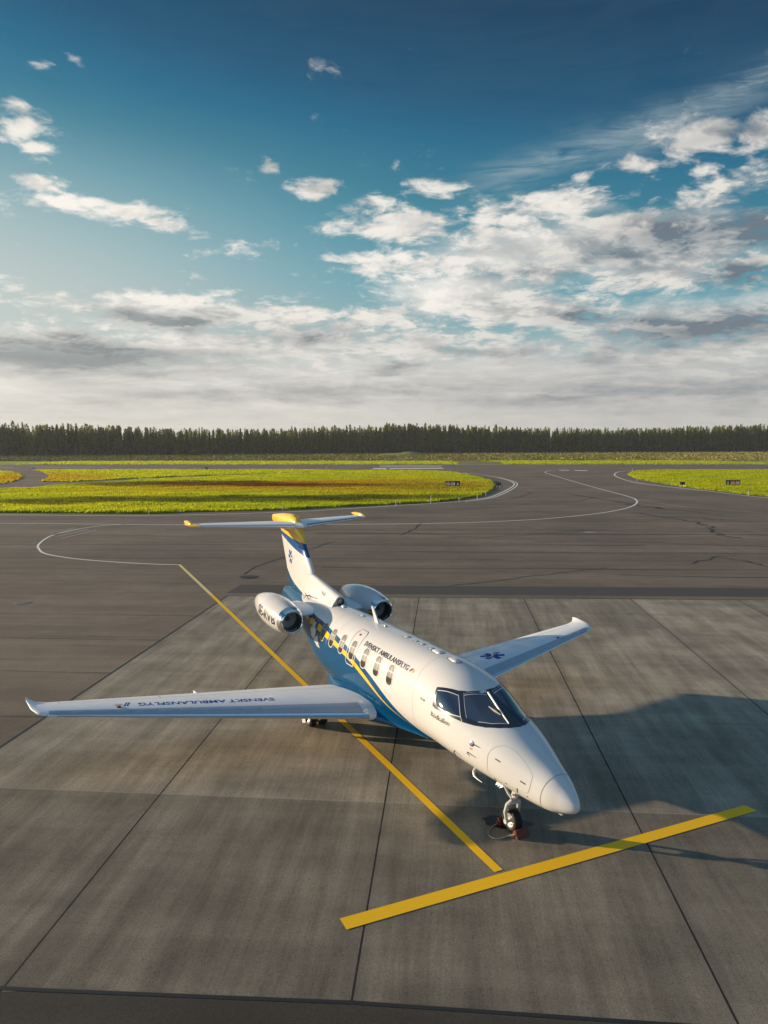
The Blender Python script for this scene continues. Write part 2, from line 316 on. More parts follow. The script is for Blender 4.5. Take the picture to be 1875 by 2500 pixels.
def m_grass(name, blade):
    m, t, b = mat(name, rough=.75, spec=.2)
    p = t.new('ShaderNodeNewGeometry').outputs['Position']; x, y, _ = t.sep(p)
    fl = t.mapping(p, (.35, 1, 0))
    a1 = t.noise(fl, .11, 5, .6); a2 = t.noise(fl, .45, 5, .65, .4); a3 = t.noise(p, 2.5, 3, .6)
    col = t.mix(t.step(a1, .35, .65), (.30, .40, .012), (.44, .44, .014))
    col = t.mix(t.step(a2, .42, .70, 0.0, .65), col, (.14, .21, .012))
    col = t.mix(t.step(a3, .30, .75, 0.0, .35), col, (.40, .38, .03))
    def blob(cx, cy, rx, ry, wob=.7):
        u = t.m('DIVIDE', t.m('SUBTRACT', x, cx), rx); v = t.m('DIVIDE', t.m('SUBTRACT', y, cy), ry)
        r_ = t.m('ADD', t.m('MULTIPLY', u, u), t.m('MULTIPLY', v, v))
        return t.step(t.m('ADD', r_, t.m('MULTIPLY', t.m('SUBTRACT', a2, .5), 4.6 * wob)), .15, 1.6, 1.0, 0.0)
    for (cx, cy, rx, ry, c, am) in [(-14, 136, 30, 15, (.40, .20, .018), .9), (2, 134, 20, 24, (.34, .25, .016), .7), (-78, 165, 16, 22, (.36, .20, .02), .7), (-94, 178, 16, 26, (.34, .22, .02), .6), (-40, 121, 30, 5, (.36, .27, .02), .6),
                                    (-38, 140, 24, 10, (.060, .042, .018), .9), (-16, 134, 18, 6, (.085, .040, .015), .95), (-26, 100, 30, 6, (.050, .065, .018), .85), (-4, 104, 18, 4.5, (.05, .06, .018), .8), (-45, 95, 10, 3, (.06, .075, .02), .7), (8, 130, 10, 12, (.10, .13, .02), .4)]:
        col = t.mix(t.m('MULTIPLY', blob(cx, cy, rx, ry), am), col, c)
    t.put(b.inputs['Base Color'], col)
    if blade:
        tr = t.new('ShaderNodeBsdfTranslucent'); t.put(tr.inputs[0], t.mix(1.0, col, (1.5, 1.45, .8), 'MULTIPLY'))
        ms = t.new('ShaderNodeMixShader'); ms.inputs[0].default_value = .55
        t.l.new(b.outputs[0], ms.inputs[1]); t.l.new(tr.outputs[0], ms.inputs[2]); t.l.new(ms.outputs[0], t.n['Material Output'].inputs[0])
    return m
M_TURF = m_grass('turf', False); M_BLADE = m_grass('grass_blades', True)
def m_field():
    m, t, b = mat('heath_field', rough=.9, spec=.1); p = t.new('ShaderNodeNewGeometry').outputs['Position']; fl = t.mapping(p, (.25, 1, 0))
    a1 = t.noise(fl, .03, 6, .65); a2 = t.noise(fl, .14, 6, .65, .5)
    col = t.mix(t.step(a1, .35, .65), (.25, .23, .07), (.33, .26, .095)); col = t.mix(t.step(a2, .45, .65, 0., .8), col, (.08, .085, .035))
    col = t.mix(t.step(t.noise(fl, .05, 4, .6), .58, .7, 0., .7), col, (.17, .085, .035)); t.put(b.inputs['Base Color'], col)
    return m
M_FIELD = m_field()

def sheet(name, pts, z, m, cat_kind='structure', parent=None):
    bm = bmesh.new(); f = bm.faces.new([bm.verts.new((x, y, z)) for x, y in pts])
    if f.calc_area() and (f.normal_update() or f.normal.z < 0): f.normal_flip()
    bmesh.ops.triangulate(bm, faces=bm.faces[:])
    me = bpy.data.meshes.new(name); bm.to_mesh(me); bm.free(); me.materials.append(m)
    o = link(name, me, parent)
    if cat_kind: o['kind'] = cat_kind
    return o
def smooth_line(pts, n=6):
    P_ = [np.array(p, float) for p in pts]; out = []
    for i in range(len(P_) - 1):
        p0 = P_[max(i - 1, 0)]; p1 = P_[i]; p2 = P_[i + 1]; p3 = P_[min(i + 2, len(P_) - 1)]
        for k in range(n):
            t_ = k / n; out.append(.5 * (2 * p1 + (p2 - p0) * t_ + (2 * p0 - 5 * p1 + 4 * p2 - p3) * t_ ** 2 + (3 * p1 - p0 - 3 * p2 + p3) * t_ ** 3))
    out.append(P_[-1]); return out
def ribbon(pts, width, z):
    """flat strip along a line on the ground"""
    V = []; F = []; n = len(pts)
    for i in range(n):
        p = np.array(pts[i][:2]); t_ = np.array(pts[min(i + 1, n - 1)][:2]) - np.array(pts[max(i - 1, 0)][:2]); t_ = t_ / (np.linalg.norm(t_) + 1e-9)
        q = np.array([-t_[1], t_[0]]); wd = width[i] if isinstance(width, (list, tuple, np.ndarray)) else width
        V += [(*(p + q * wd / 2), z), (*(p - q * wd / 2), z)]
    for i in range(n - 1): F.append((2 * i, 2 * i + 1, 2 * i + 3, 2 * i + 2))
    return V, F
def struct(mb, name, m):
    o = mb.build(name, m); o['kind'] = 'structure'; return o

# ------------------------------------------------------------------ ground sheets
sheet('ground', [(-6000, -300), (6000, -300), (6000, 9000), (-6000, 9000)], 0.0, M_FIELD)
def rwy_far(x): return 270.3 - .0669 * x
sheet('asphalt', [(-420, -60), (420, -60), (420, rwy_far(420)), (-420, rwy_far(-420))], 0.006, M_ASPH)
# concrete apron (its edges measured on the ground) and the older asphalt strip in front of it
sheet('concrete_apron', [(-8.11, 37.14), (-9.97, 18.32), (-10.85, 9.60), (-10.87, 9.35), (-5.0, 9.85), (-.47, 9.60), (3.6, 9.22), (8, 8.85), (34, 6.6), (36, 35.2), (19.1, 35.89)], 0.010, M_CONC)
mb = MB(); mb.add(*ribbon([(-10.9, 10.25), (-5.0, 9.85), (-.47, 9.60), (3.6, 9.22), (8, 8.85), (34, 6.6)], .07, .014))
mb.add(*ribbon([(-10.9, 9.9), (-9.97, 18.32), (-8.11, 37.14)], .07, .014)); mb.add(*ribbon([(-8.11, 37.16), (19.1, 35.93), (36, 35.2)], .10, .014))
struct(mb, 'apron_edge_gap', simple('tar', (.016, .015, .014), .6))
sheet('old_asphalt', [(-60, -20), (60, -20), (60, 4.5), (34, 6.55), (8, 8.80), (3.6, 9.17), (-.47, 9.55), (-5.0, 9.80), (-10.9, 10.2), (-60, 13.5)], .0085, m_asphalt((.058, .048, .038)))
tarband = sheet('tar_band', [(-8.3, 37.9), (19, 36.7), (60, 34.8), (60, 37.6), (19, 39.0), (-8.0, 40.2)], .0085, mat('fresh_tar', (.058, .050, .042), .75)[0])

# yellow stop bar and lead-in line
def quad(mb, pts, z): mb.add([(x, y, z) for x, y in pts], [tuple(range(len(pts)))])
mb = MB()
p0 = np.array([-.70, 11.27]); p1 = np.array([7.93, 14.98]); dv = (p1 - p0) / np.linalg.norm(p1 - p0); nv = np.array([-dv[1], dv[0]])
p0 = np.array([-0.748, 11.416]); p0b = np.array([-0.619, 11.14]); p1 = np.array([7.799, 15.186]); p1b = np.array([7.958, 14.95])
N = 24; V = []; F = []
for i in range(N + 1):
    q = i / N; V += [(*(p0 + (p1 - p0) * q), .018), (*(p0b + (p1b - p0b) * q), .018)]
for i in range(N): F.append((2 * i, 2 * i + 1, 2 * i + 3, 2 * i + 2))
mb.add(V, F); struct(mb, 'stop_bar_marking', M_YEL)
la = np.array([2.09, 12.76]); lb = np.array([-9.0, 37.5])
mb = MB(); mb.add(*ribbon([la + (lb - la) * k / 20 for k in range(21)], .185, .0175)); struct(mb, 'lead_in_marking', M_YEL)
mb = MB(); lc = np.array([-13.3, 47.0]); mb.add(*ribbon([lb + (lc - lb) * k / 8 for k in range(9)], .19, .0175)); struct(mb, 'worn_lead_in_marking', M_YELW)
LOOP = [(-25.32, 70.84), (-27.2, 69.4), (-28.4, 66.0), (-28.43, 61.98), (-27.12, 57.07), (-25.84, 54.27), (-24.12, 51.73), (-21.23, 49.59), (-18.17, 48.18), (-15.09, 47.21), (-13.3, 46.95)]
mb = MB(); mb.add(*ribbon(smooth_line(LOOP), .17, .0175)); struct(mb, 'turn_line_marking', M_WHT)
E1 = [(-90, 83), (-60, 82), (-42.5, 80.6), (-34.5, 79.9), (-26.7, 79.4), (-21.4, 80.2), (-11.1, 83.4), (-4.2, 87.6), (2.2, 92.0), (10.5, 98.6), (14.9, 104.8), (19.9, 119.9), (24.6, 138), (26.0, 152), (25.6, 168), (23.8, 183.0), (20.6, 193.9)]
E2 = [(10.9, 97.9), (15.4, 104.3), (20.5, 119.6), (25.2, 138), (26.6, 152), (26.2, 168)]
CT = [(-90, 74), (-60, 73), (-38.1, 72.1), (-25.6, 70.8), (-19.4, 70.4), (-5.9, 70.5), (1.7, 70.8), (8.6, 72.0), (15.9, 74.9), (23.1, 80.3), (27.6, 85.4), (30.6, 90.0), (33.0, 95.2), (34.4, 99.5), (35.7, 107), (37.6, 136.8), (41.4, 182.2), (43.2, 196.2), (47.1, 207.2), (49.3, 208.4)]
ER = [(70, 206), (67.0, 203.0), (62.4, 195.3), (56.2, 178.5), (51.9, 160), (49.8, 145), (50.6, 132.5), (52.4, 118.9), (53.2, 109.0), (54.3, 103.1), (57, 90)]
mb = MB()
for L_, wd in ((E1, .26), (E2, .22), (CT, .22), (ER, .30)): mb.add(*ribbon(smooth_line(L_), wd, .0175))
mb.add(*ribbon(smooth_line([(49.0, 145), (49.9, 132.5), (51.7, 118.5)]), .2, .0175))
struct(mb, 'taxiway_marking', M_WHT)
mb = MB()
for k in range(30):
    q0 = np.array([22.3, 129.3]); q1 = np.array([51.0, 133.6]); mb.add(*ribbon([q0 + (q1 - q0) * k / 30, q0 + (q1 - q0) * (k + .72) / 30], .28, .0175))
mb.add(*ribbon([(34.9, 101.1), (36.7, 88.7), (42.6, 80.8)], .14, .0175))
for k in range(4): mb.add(*ribbon([(-29.5 + k * .9, 64 - k * 1.2), (-28.9 + k * .9, 68 - k * .6)], .16, .0175))
struct(mb, 'faint_hold_marking', m_paint('faded_marking', (.44, .40, .34), .6, 1.2))
mb = MB()
mb.add(*ribbon([(-400, rwy_far(-400) - 4), (400, rwy_far(400) - 4)], .9, .0175))
mb.add(*ribbon([(-3.4, 227.5), (18.4, 228.5)], 7.0, .0175)); mb.add(*ribbon([(-1.4, 250.4), (19.6, 250.4)], 5, .0175))
mb.add(*ribbon([(50.1, 209.5), (53.0, 209.6)], 3.2, .0175)); mb.add(*ribbon([(54.0, 207.3), (57.6, 207.4)], 3.4, .0175))
for x0 in (-150, -118): mb.add(*ribbon([(x0, 247), (x0 + 26, 245.5)], 1.0, .0175))
struct(mb, 'runway_marking', M_WHT)
# sealed cracks, patches and rubber marks in the old asphalt
def jag(pts, amp, n=7):
    out = []
    for i in range(len(pts) - 1):
        for k in range(n):
            q = k / n; p = np.array(pts[i]) * (1 - q) + np.array(pts[i + 1]) * q; out.append(p + rng.normal(0, amp, 2) * (k > 0))
    out.append(np.array(pts[-1])); return out
mb = MB()
CR = [([(-8.4, 43.4), (-8.25, 46), (-4.0, 58)], .07, .05), ([(1.3, 62), (2.6, 66), (3.8, 72)], .08, .10), ([(3.4, 39.5), (8, 42.3), (14, 45.5)], .05, .10), ([(8.9, 98), (18, 103), (22.5, 112), (23.5, 118)], .16, .25), ([(6, 92), (20, 94), (27, 99), (29.5, 104)], .14, .25),
      ([(28.2, 113), (31.2, 96), (32.3, 90), (33.0, 86.5)], .28, .5), ([(30, 91), (33, 86), (35.6, 82.5), (36.3, 78)], .12, .3), ([(28, 82), (30.5, 74), (30.8, 68), (28.5, 62), (29.3, 60)], .16, .35), ([(27, 78), (33, 76), (35, 73), (38, 72), (38.4, 69)], .14, .3),
      ([(40, 98), (36, 105), (42, 92)], .10, .3), ([(45, 83), (42, 70), (44, 60), (47, 56)], .12, .35), ([(12, 58), (22, 57), (34, 53)], .08, .2), ([(20, 47), (23, 50), (24.2, 47), (24.8, 44.2)], .10, .12), ([(-2, 76), (10, 79), (18, 84)], .10, .2), ([(2, 84), (12, 88), (19, 94)], .10, .2), ([(-1, 66), (8, 60), (20, 66)], .05, .15), ([(14, 43), (30, 41), (44, 40.4)], .06, .1)]
for (L_, wd, amp) in CR:
    P_ = jag(L_, amp); mb.add(*ribbon(P_, [2.6 * wd * float(rng.uniform(.4, 1.1)) for _ in P_], .0135))
CR2 = None
struct(mb, 'sealed_crack', simple('crack_tar', (.014, .012, .010), .65))
mb = MB()
for (x0, y0, x1, y1, wd) in ((-6, 63.5, 60, 60.5, .9), (-4, 45.8, 60, 43.0, .35), (-40, 57, 20, 55.6, .4), (-30, 50.2, 8, 48.8, .3), (2, 52.4, 44, 50.6, .3), (-20, 66.8, 24, 65.4, .35), (10, 78.5, 48, 76.5, .4)):
    P_ = [np.array([x0 + (x1 - x0) * k / 30, y0 + (y1 - y0) * k / 30 + .12 * math.sin(k * .9 + x0)]) for k in range(31)]
    mb.add(*ribbon(P_, [wd * (.25 + .75 * abs(math.sin(k * .37 + y0))) for k in range(31)], .0125))
m_tm, t_, b_ = mat('rubber_streak', (.06, .052, .045), .8); struct(mb, 'tyre_mark', m_tm)
# ------------------------------------------------------------------ grass islands
ISL_A = [(-120, 85), (-80, 84.2), (-43.8, 83.1), (-35.7, 82.5), (-26.4, 81.7), (-20.4, 84.3), (-11.6, 86.0), (-8.5, 88.5), (1.3, 93.8), (6.2, 96.4), (10.5, 101.7), (13.4, 106.5), (15.9, 113.8), (18.8, 126.9), (20.4, 137), (21.6, 150), (21.4, 169.0), (18.0, 195), (10.0, 208), (0.0, 210.0), (-5.4, 208.0), (-18.6, 197.0), (-33.6, 177.8), (-41.0, 170.0), (-48.7, 162.1), (-54.2, 150.7), (-59.6, 140.8), (-62.3, 129.0), (-65.1, 123.9), (-72, 115), (-120, 110)]
ISL_B = [(-64.3, 151.8), (-71.2, 151.4), (-77.1, 169.0), (-83.3, 183.0), (-94.1, 203.2), (-104.6, 219.4), (-75.5, 220.0), (-29.1, 216.0), (-10.0, 212.6), (-8.8, 210.6), (-19.0, 201.8), (-35.1, 185.8), (-43.9, 180.0), (-56.2, 165.3)]
ISL_C = [(-160, 214), (-110.2, 210.2), (-104.5, 204.9), (-95.6, 191.8), (-88.1, 178.4), (-80.4, 161.1), (-76.7, 150.2), (-74.9, 142.6), (-90, 138), (-160, 138)]
ISL_D = [(57.5, 99), (55.4, 107.1), (54.7, 111.9), (53.6, 121.1), (53.2, 130.8), (53.7, 145.3), (55.1, 159.5), (59.2, 176.5), (64.9, 191.7), (69.8, 201), (77.3, 207.5), (110.4, 207.5), (170, 204), (170, 95), (90, 92)]
ISL_E = [(-420, 300.5), (-420, 345), (-150, 327), (-40, 322), (24, 315), (30, 300), (32, 268.8), (24, 269.2)]; ISL_F = [(48, 268), (52, 300), (48, 325), (150, 310), (420, 285), (420, 242.8)]
ISL_E = [(-420, rwy_far(-420) + .2), (-420, 345), (-150, 327), (-40, 322), (24, 315), (30, 300), (27, rwy_far(27) + .2)]
ISL_F = [(44, rwy_far(44) + .2), (48, 300), (42, 322), (150, 310), (420, 285), (420, rwy_far(420) + .2)]
def inside(P_, poly):
    x, y = P_[:, 0], P_[:, 1]; c = np.zeros(len(P_), bool); n = len(poly)
    for i in range(n):
        (x1, y1), (x2, y2) = poly[i], poly[i - 1]
        k = ((y1 > y) != (y2 > y)) & (x < (x2 - x1) * (y - y1) / (y2 - y1 + 1e-12) + x1); c ^= k
    return c
def tufts(poly, n, hmin, hmax, wd, smax=None, z0=.03):
    P_ = np.array(poly); lo, hi = P_.min(0), P_.max(0); area = (hi - lo).prod()
    lo = np.maximum(lo, [-140, 0]); hi = np.minimum(hi, [140, 400])
    q = rng.uniform(lo, hi, (n * 3, 2))
    # more, smaller tufts near the viewer
    keep = (rng.uniform(0, 1, len(q)) < np.clip(95 / q[:, 1], .25, 1)) & inside(q, poly) & (np.abs(q[:, 0]) < q[:, 1] * .56 + 6)
    q = q[keep][:n]; n = len(q)
    sc = np.clip(q[:, 1] / 100, .8, 2.4)
    # clumps: height follows a smooth field
    fld = .5 + .5 * np.sin(q[:, 0] * .31 + 2.1 * np.sin(q[:, 1] * .13)) * np.sin(q[:, 1] * .55 + 1.7 * np.sin(q[:, 0] * .11)); h = (hmin + (hmax - hmin) * (.25 + .75 * fld) * rng.uniform(.5, 1.15, n))
    V = np.zeros((n, 9, 3)); 
    for k in range(3):
        an = rng.uniform(0, 2 * np.pi, n); dx, dy = np.cos(an), np.sin(an); ww = wd * 1.25 * sc * rng.uniform(.6, 1.2, n); ln = rng.normal(0, .25, (n, 2)) * h[:, None]
        ox, oy = rng.normal(0, .12, n) * sc, rng.normal(0, .12, n) * sc
        V[:, 3 * k, 0] = q[:, 0] + ox - dx * ww; V[:, 3 * k, 1] = q[:, 1] + oy - dy * ww; V[:, 3 * k + 1, 0] = q[:, 0] + ox + dx * ww; V[:, 3 * k + 1, 1] = q[:, 1] + oy + dy * ww
        V[:, 3 * k + 2, 0] = q[:, 0] + ox + ln[:, 0]; V[:, 3 * k + 2, 1] = q[:, 1] + oy + ln[:, 1]; V[:, 3 * k + 2, 2] = h * rng.uniform(.7, 1.1, n)
    V[..., 2] += z0
    return V.reshape(-1, 3), np.arange(n * 9).reshape(-1, 3)
for poly, n, h0, h1 in ((ISL_A, 170000, .14, .46), (ISL_B, 24000, .12, .40), (ISL_C, 12000, .12, .4), (ISL_D, 60000, .14, .40), (ISL_E, 16000, .15, .45), (ISL_F, 16000, .15, .45)):
    sheet('grass_ground', poly, .03, M_TURF)
    V, T = tufts(poly, n, h0, h1, .13); o = bigmesh('grass', V, T, M_BLADE); o['kind'] = 'stuff'
# heath between the runway and the forest
HE = [(-330, 345), (-150, 328), (-40, 323), (24, 318), (150, 312), (360, 300), (380, 632), (334, 635), (0, 578), (-251, 477), (-330, 450)]
def tree_y(x): return 582 + (.174 if x > 0 else .40) * x
V = []; n = 80000
q = np.stack([rng.uniform(-330, 360, n * 2), rng.uniform(300, 630, n * 2)], 1); q = q[inside(q, HE)][:n]; n = len(q)
m_he, t_, b_ = mat('heath_plants', rough=.9, spec=.1); pp = t_.new('ShaderNodeNewGeometry').outputs['Position']; fl = t_.mapping(pp, (.3, 1, 0))
cc = t_.mix(t_.step(t_.noise(fl, .05, 5, .6), .4, .62), (.27, .25, .07), (.34, .28, .095)); cc = t_.mix(t_.step(t_.noise(fl, .16, 5, .6), .5, .66, 0., .8), cc, (.09, .10, .04)); cc = t_.mix(t_.step(t_.noise(fl, .03, 4, .6), .6, .7, 0., .7), cc, (.22, .10, .03)); t_.put(b_.inputs['Base Color'], cc)
hh = rng.uniform(.12, .42, n) * (1 + 1.5 * (rng.uniform(0, 1, n) < .04)); V = np.zeros((n, 6, 3))
for k in range(2):
    an = rng.uniform(0, 6.28, n); ww = rng.uniform(.25, .75, n); V[:, 3 * k, :2] = q - np.stack([np.cos(an), np.sin(an)], 1) * ww[:, None]; V[:, 3 * k + 1, :2] = q + np.stack([np.cos(an), np.sin(an)], 1) * ww[:, None]
    V[:, 3 * k + 2, :2] = q + rng.normal(0, .3, (n, 2)); V[:, 3 * k + 2, 2] = hh
o = bigmesh('heath', V.reshape(-1, 3), np.arange(n * 6).reshape(-1, 3), m_he); o['kind'] = 'stuff'
V = []; F = []
for i in range(13):
    for j in range(9):
        u, v = i / 12 * 2 - 1, j / 8 * 2 - 1; hgt = 2.0 * max(0, 1 - u * u) * max(0, 1 - v * v) * (1 + .25 * math.sin(5 * u) + .2 * rng.uniform(-1, 1)); V.append((13 + 18 * u, 468 + 8 * v, hgt - .02))
for i in range(12):
    for j in range(8): F.append((i * 9 + j, (i + 1) * 9 + j, (i + 1) * 9 + j + 1, i * 9 + j + 1))
o = mesh('heath_mound', V, F, m_he, smooth=True); o['kind'] = 'structure'

# ------------------------------------------------------------------ forest
def m_leaf(name, c1, c2):
    m, t, b = mat(name, rough=.8, spec=.15); oi = t.new('ShaderNodeObjectInfo').outputs['Random']; p = t.new('ShaderNodeNewGeometry').outputs['Position']
    n = t.noise(p, .6, 3, .6); col = t.mix(t.step(n, .3, .7), c1, c2); col = t.mix(1.0, col, t.mix(oi, (.75, .78, .8), (1.25, 1.2, 1.0)), 'MULTIPLY'); t.put(b.inputs['Base Color'], col)
    tr = t.new('ShaderNodeBsdfTranslucent'); t.put(tr.inputs[0], col); ms = t.new('ShaderNodeMixShader'); ms.inputs[0].default_value = .35
    t.l.new(b.outputs[0], ms.inputs[1]); t.l.new(tr.outputs[0], ms.inputs[2]); t.l.new(ms.outputs[0], t.n['Material Output'].inputs[0]); return m
M_NEED = m_leaf('pine_needles', (.13, .165, .058), (.26, .27, .085)); M_BUSH = m_leaf('bush_leaves', (.09, .11, .03), (.17, .17, .05))
M_BARK, bt_, bb_ = mat('pine_bark', rough=.9, spec=.1); bp = objc(bt_); bt_.put(bb_.inputs['Base Color'], bt_.mix(bt_.step(bt_.sep(bp)[2], 3, 16), (.10, .085, .068), (.12, .085, .055)))
def crown_mesh(h, base, wid, n, pointed, seed):
    g = np.random.default_rng(seed); V = []; 
    t = g.uniform(0, 1, n) ** .8
    z = base + (h - base) * t
    prof = (1 - t) ** (.75 if pointed else .5) * np.where(t < .12, .35 + t / .12 * .65, 1.0) + .05
    prof = prof * (.72 + .28 * np.sin(t * 40 + g.uniform(0, 6))) if pointed else prof * (.8 + .3 * np.sin(t * 17 + seed))
    an = g.uniform(0, 2 * np.pi, n); lob = 1 + .28 * np.sin(3 * an + seed + 6 * t)
    r = wid * prof * lob * np.sqrt(g.uniform(.15, 1, n)); c = np.stack([np.cos(an) * r, np.sin(an) * r, z], 1)
    s = g.uniform(.35, .8, n) * (1 - .45 * t)
    out = np.stack([np.cos(an), np.sin(an), g.normal(-.15, .5, n)], 1); out /= np.linalg.norm(out, axis=1)[:, None]
    sd_ = np.cross(out, g.normal(0, 1, (n, 3))); sd_ /= np.linalg.norm(sd_, axis=1)[:, None]
    V = np.stack([c - sd_ * s[:, None] * .8 - out * s[:, None] * .4, c + sd_ * s[:, None] * .8 - out * s[:, None] * .4, c + out * s[:, None] * 1.2 + [0, 0, .1]], 1)
    return V.reshape(-1, 3), np.arange(3 * n).reshape(-1, 3)
def trunk_mb(h, r, seed):
    g = random.Random(seed); mb = MB(); b1, b2 = g.uniform(-.3, .3), g.uniform(-.3, .3)
    mb.tube([(0, 0, -.3), (b1 * .3, b2 * .3, h * .35), (b1, b2, h * .7), (b1 * .6, b2 * .6, h * .96)], [r, r * .8, r * .5, r * .12], 7)
    for k in range(9):
        z = h * g.uniform(.25, .8); q = g.uniform(0, 6.28); ln = g.uniform(.6, 1.8); mb.tube([(b1 * .8, b2 * .8, z), (math.cos(q) * ln, math.sin(q) * ln, z + g.uniform(-.3, .5))], [r * .2, .015], 4)
    return mb
protos = []
KINDS_T = [('tall slim pine with bare pale trunk and high crown along the forest edge', .32, 1.75, False), ('dark pointed spruce with low branches along the forest edge', .16, 1.95, True), ('rounded pine with broad bushy crown along the forest edge', .26, 2.25, False)]
for k, (lab, bf, wd, ptd) in enumerate(KINDS_T * 2):
    h = [20.5, 21.5, 19.6, 21.8, 20.2, 20.8][k]; r0 = empty('pine_tree' if not ptd else 'spruce_tree')
    tag(r0, lab, 'tree', 'conifers in the front row of the forest')
    trunk_mb(h, .20, k).build('trunk', M_BARK, r0, True); V, T = crown_mesh(h, h * bf, wd, 620, ptd, k + 3); bigmesh('crown', V, T, M_NEED, r0)
    protos.append((r0, h, V, T))
first = [True] * 6; xs = np.linspace(-262, 350, 290)
for i, x in enumerate(xs):
    k = rng.choice(6, p=[.24, .12, .20, .16, .08, .20]); x = x + rng.normal(0, .6); y = tree_y(x) + abs(rng.normal(0, 3.5)) * (1 if i % 3 else 2) + 1.2 * math.sin(i * .5)
    o = protos[k][0] if first[k] else copy_tree(protos[k][0]); first[k] = False
    s = rng.uniform(.82, 1.10) * (.90 + .07 * math.sin(x * .021 + 1.0)) * (1.02 if x > 0 else .97)
    o.location = (x, y, 0); o.scale = (s * rng.uniform(1.0, 1.4),) * 2 + (s,); o.rotation_euler = (0, 0, rng.uniform(0, 6.28))
for k in range(6):
    if first[k]: protos[k][0].location = (20 + k, tree_y(20) + 3, 0)
VV = []; TT = []; off = 0; tv = []; tf = []; toff = 0
for i in range(2600):
    x = rng.uniform(-300, 390); dd = 3 + 72 * rng.uniform(0, 1) ** 1.7; y = tree_y(x) + dd; k = rng.integers(6); _, h, V, T = protos[k]
    sub = rng.permutation(len(T))[:120 if dd > 18 else 260]; s = rng.uniform(.76, 1.12) * (.92 + .07 * math.sin(x * .021 + 1.0)) * (1.02 if x > 0 else .97); an = rng.uniform(0, 6.28)
    v = V.reshape(-1, 3, 3)[sub].copy(); c0 = v.mean(1, keepdims=True); v = c0 + (v - c0) * 1.45; v = v.reshape(-1, 3) * s
    v = np.stack([v[:, 0] * np.cos(an) - v[:, 1] * np.sin(an) + x, v[:, 0] * np.sin(an) + v[:, 1] * np.cos(an) + y, v[:, 2]], 1)
    VV.append(v)
    nu = 26; cu = np.stack([x + rng.normal(0, 2.2, nu), y + 6 + rng.normal(0, 2.0, nu), rng.uniform(0, 10, nu)], 1); e1 = rng.normal(0, .8, (nu, 3)); e2 = rng.normal(0, .8, (nu, 3)); VV.append(np.stack([cu - e1, cu + e1, cu + e2 + [0, 0, .8]], 1).reshape(-1, 3))
    r_ = .22; hh_ = h * s * .8
    for q in range(3):
        a0, a1 = q * 2.094, (q + 1) * 2.094; tv += [(x + r_ * math.cos(a0), y + r_ * math.sin(a0), 0), (x + r_ * math.cos(a1), y + r_ * math.sin(a1), 0), (x, y, hh_)]
VV = np.concatenate(VV); o = bigmesh('forest', VV, np.arange(len(VV)).reshape(-1, 3), M_NEED); o['kind'] = 'stuff'
o = bigmesh('forest_trunks', np.array(tv), np.arange(len(tv)).reshape(-1, 3), M_BARK); o['kind'] = 'stuff'
# young bushes and birch saplings in front of the forest
bush0 = []
for k in range(3):
    g = np.random.default_rng(50 + k); n = 170; an = g.uniform(0, 6.28, n); t = g.uniform(0, 1, n); r = (.95 if k < 2 else .6) * np.sqrt(np.maximum(.05, 1 - (2 * t - .7) ** 2 * .6)) * np.sqrt(g.uniform(.1, 1, n)); hgt = [1.8, 1.4, 3.2][k]
    c = np.stack([np.cos(an) * r, np.sin(an) * r, .15 + t * hgt], 1); d1 = g.normal(0, .22, (n, 3)); d2 = g.normal(0, .22, (n, 3)); V = np.stack([c - d1, c + d1, c + d2 + [0, 0, .2]], 1).reshape(-1, 3)
    r0 = empty('young_bush' if k < 2 else 'birch_sapling'); tag(r0, ['wide yellow green bush standing on the heath before the forest', 'low round bush standing on the heath before the forest', 'slim pale sapling standing on the heath before the forest'][k], 'bush', 'young growth in front of the forest')
    bigmesh('foliage', V, np.arange(3 * n).reshape(-1, 3), M_BUSH, r0); mb = MB(); mb.tube([(0, 0, -.1), (.05, .02, hgt * .8)], [.05, .02], 6); mb.build('stem', M_BARK, r0)
    bush0.append(r0)
used = [False] * 3
for i in range(70):
    k = i % 3; x = rng.uniform(-240, 330); y = tree_y(x) - abs(rng.normal(0, 9)) - 2; o = bush0[k] if not used[k] else copy_tree(bush0[k]); used[k] = True
    s = rng.uniform(.6, 1.5); o.location = (x, y, 0); o.scale = (s, s, s * rng.uniform(.8, 1.2)); o.rotation_euler = (0, 0, rng.uniform(0, 6.28))
big = copy_tree(bush0[0]); big.location = (-123, 478, 0); big.scale = (4.2, 3, 1.7); tag(big, 'largest dark bush standing alone on the heath far left', 'bush')

# ------------------------------------------------------------------ the aircraft
# body coordinates: s metres aft of the nose, y to starboard, z above the ground
def L(s, y, z): return (8.0 - s, -y, z)
YAW = R(-62.3297); FWD = Vector((math.cos(YAW), math.sin(YAW), 0))
jet = empty('business_jet', Vector((3.476, 12.530, 0)) - FWD * 8.0, YAW)
tag(jet, 'white and blue twin engine jet with yellow T tail parked on the concrete apron', 'aircraft')

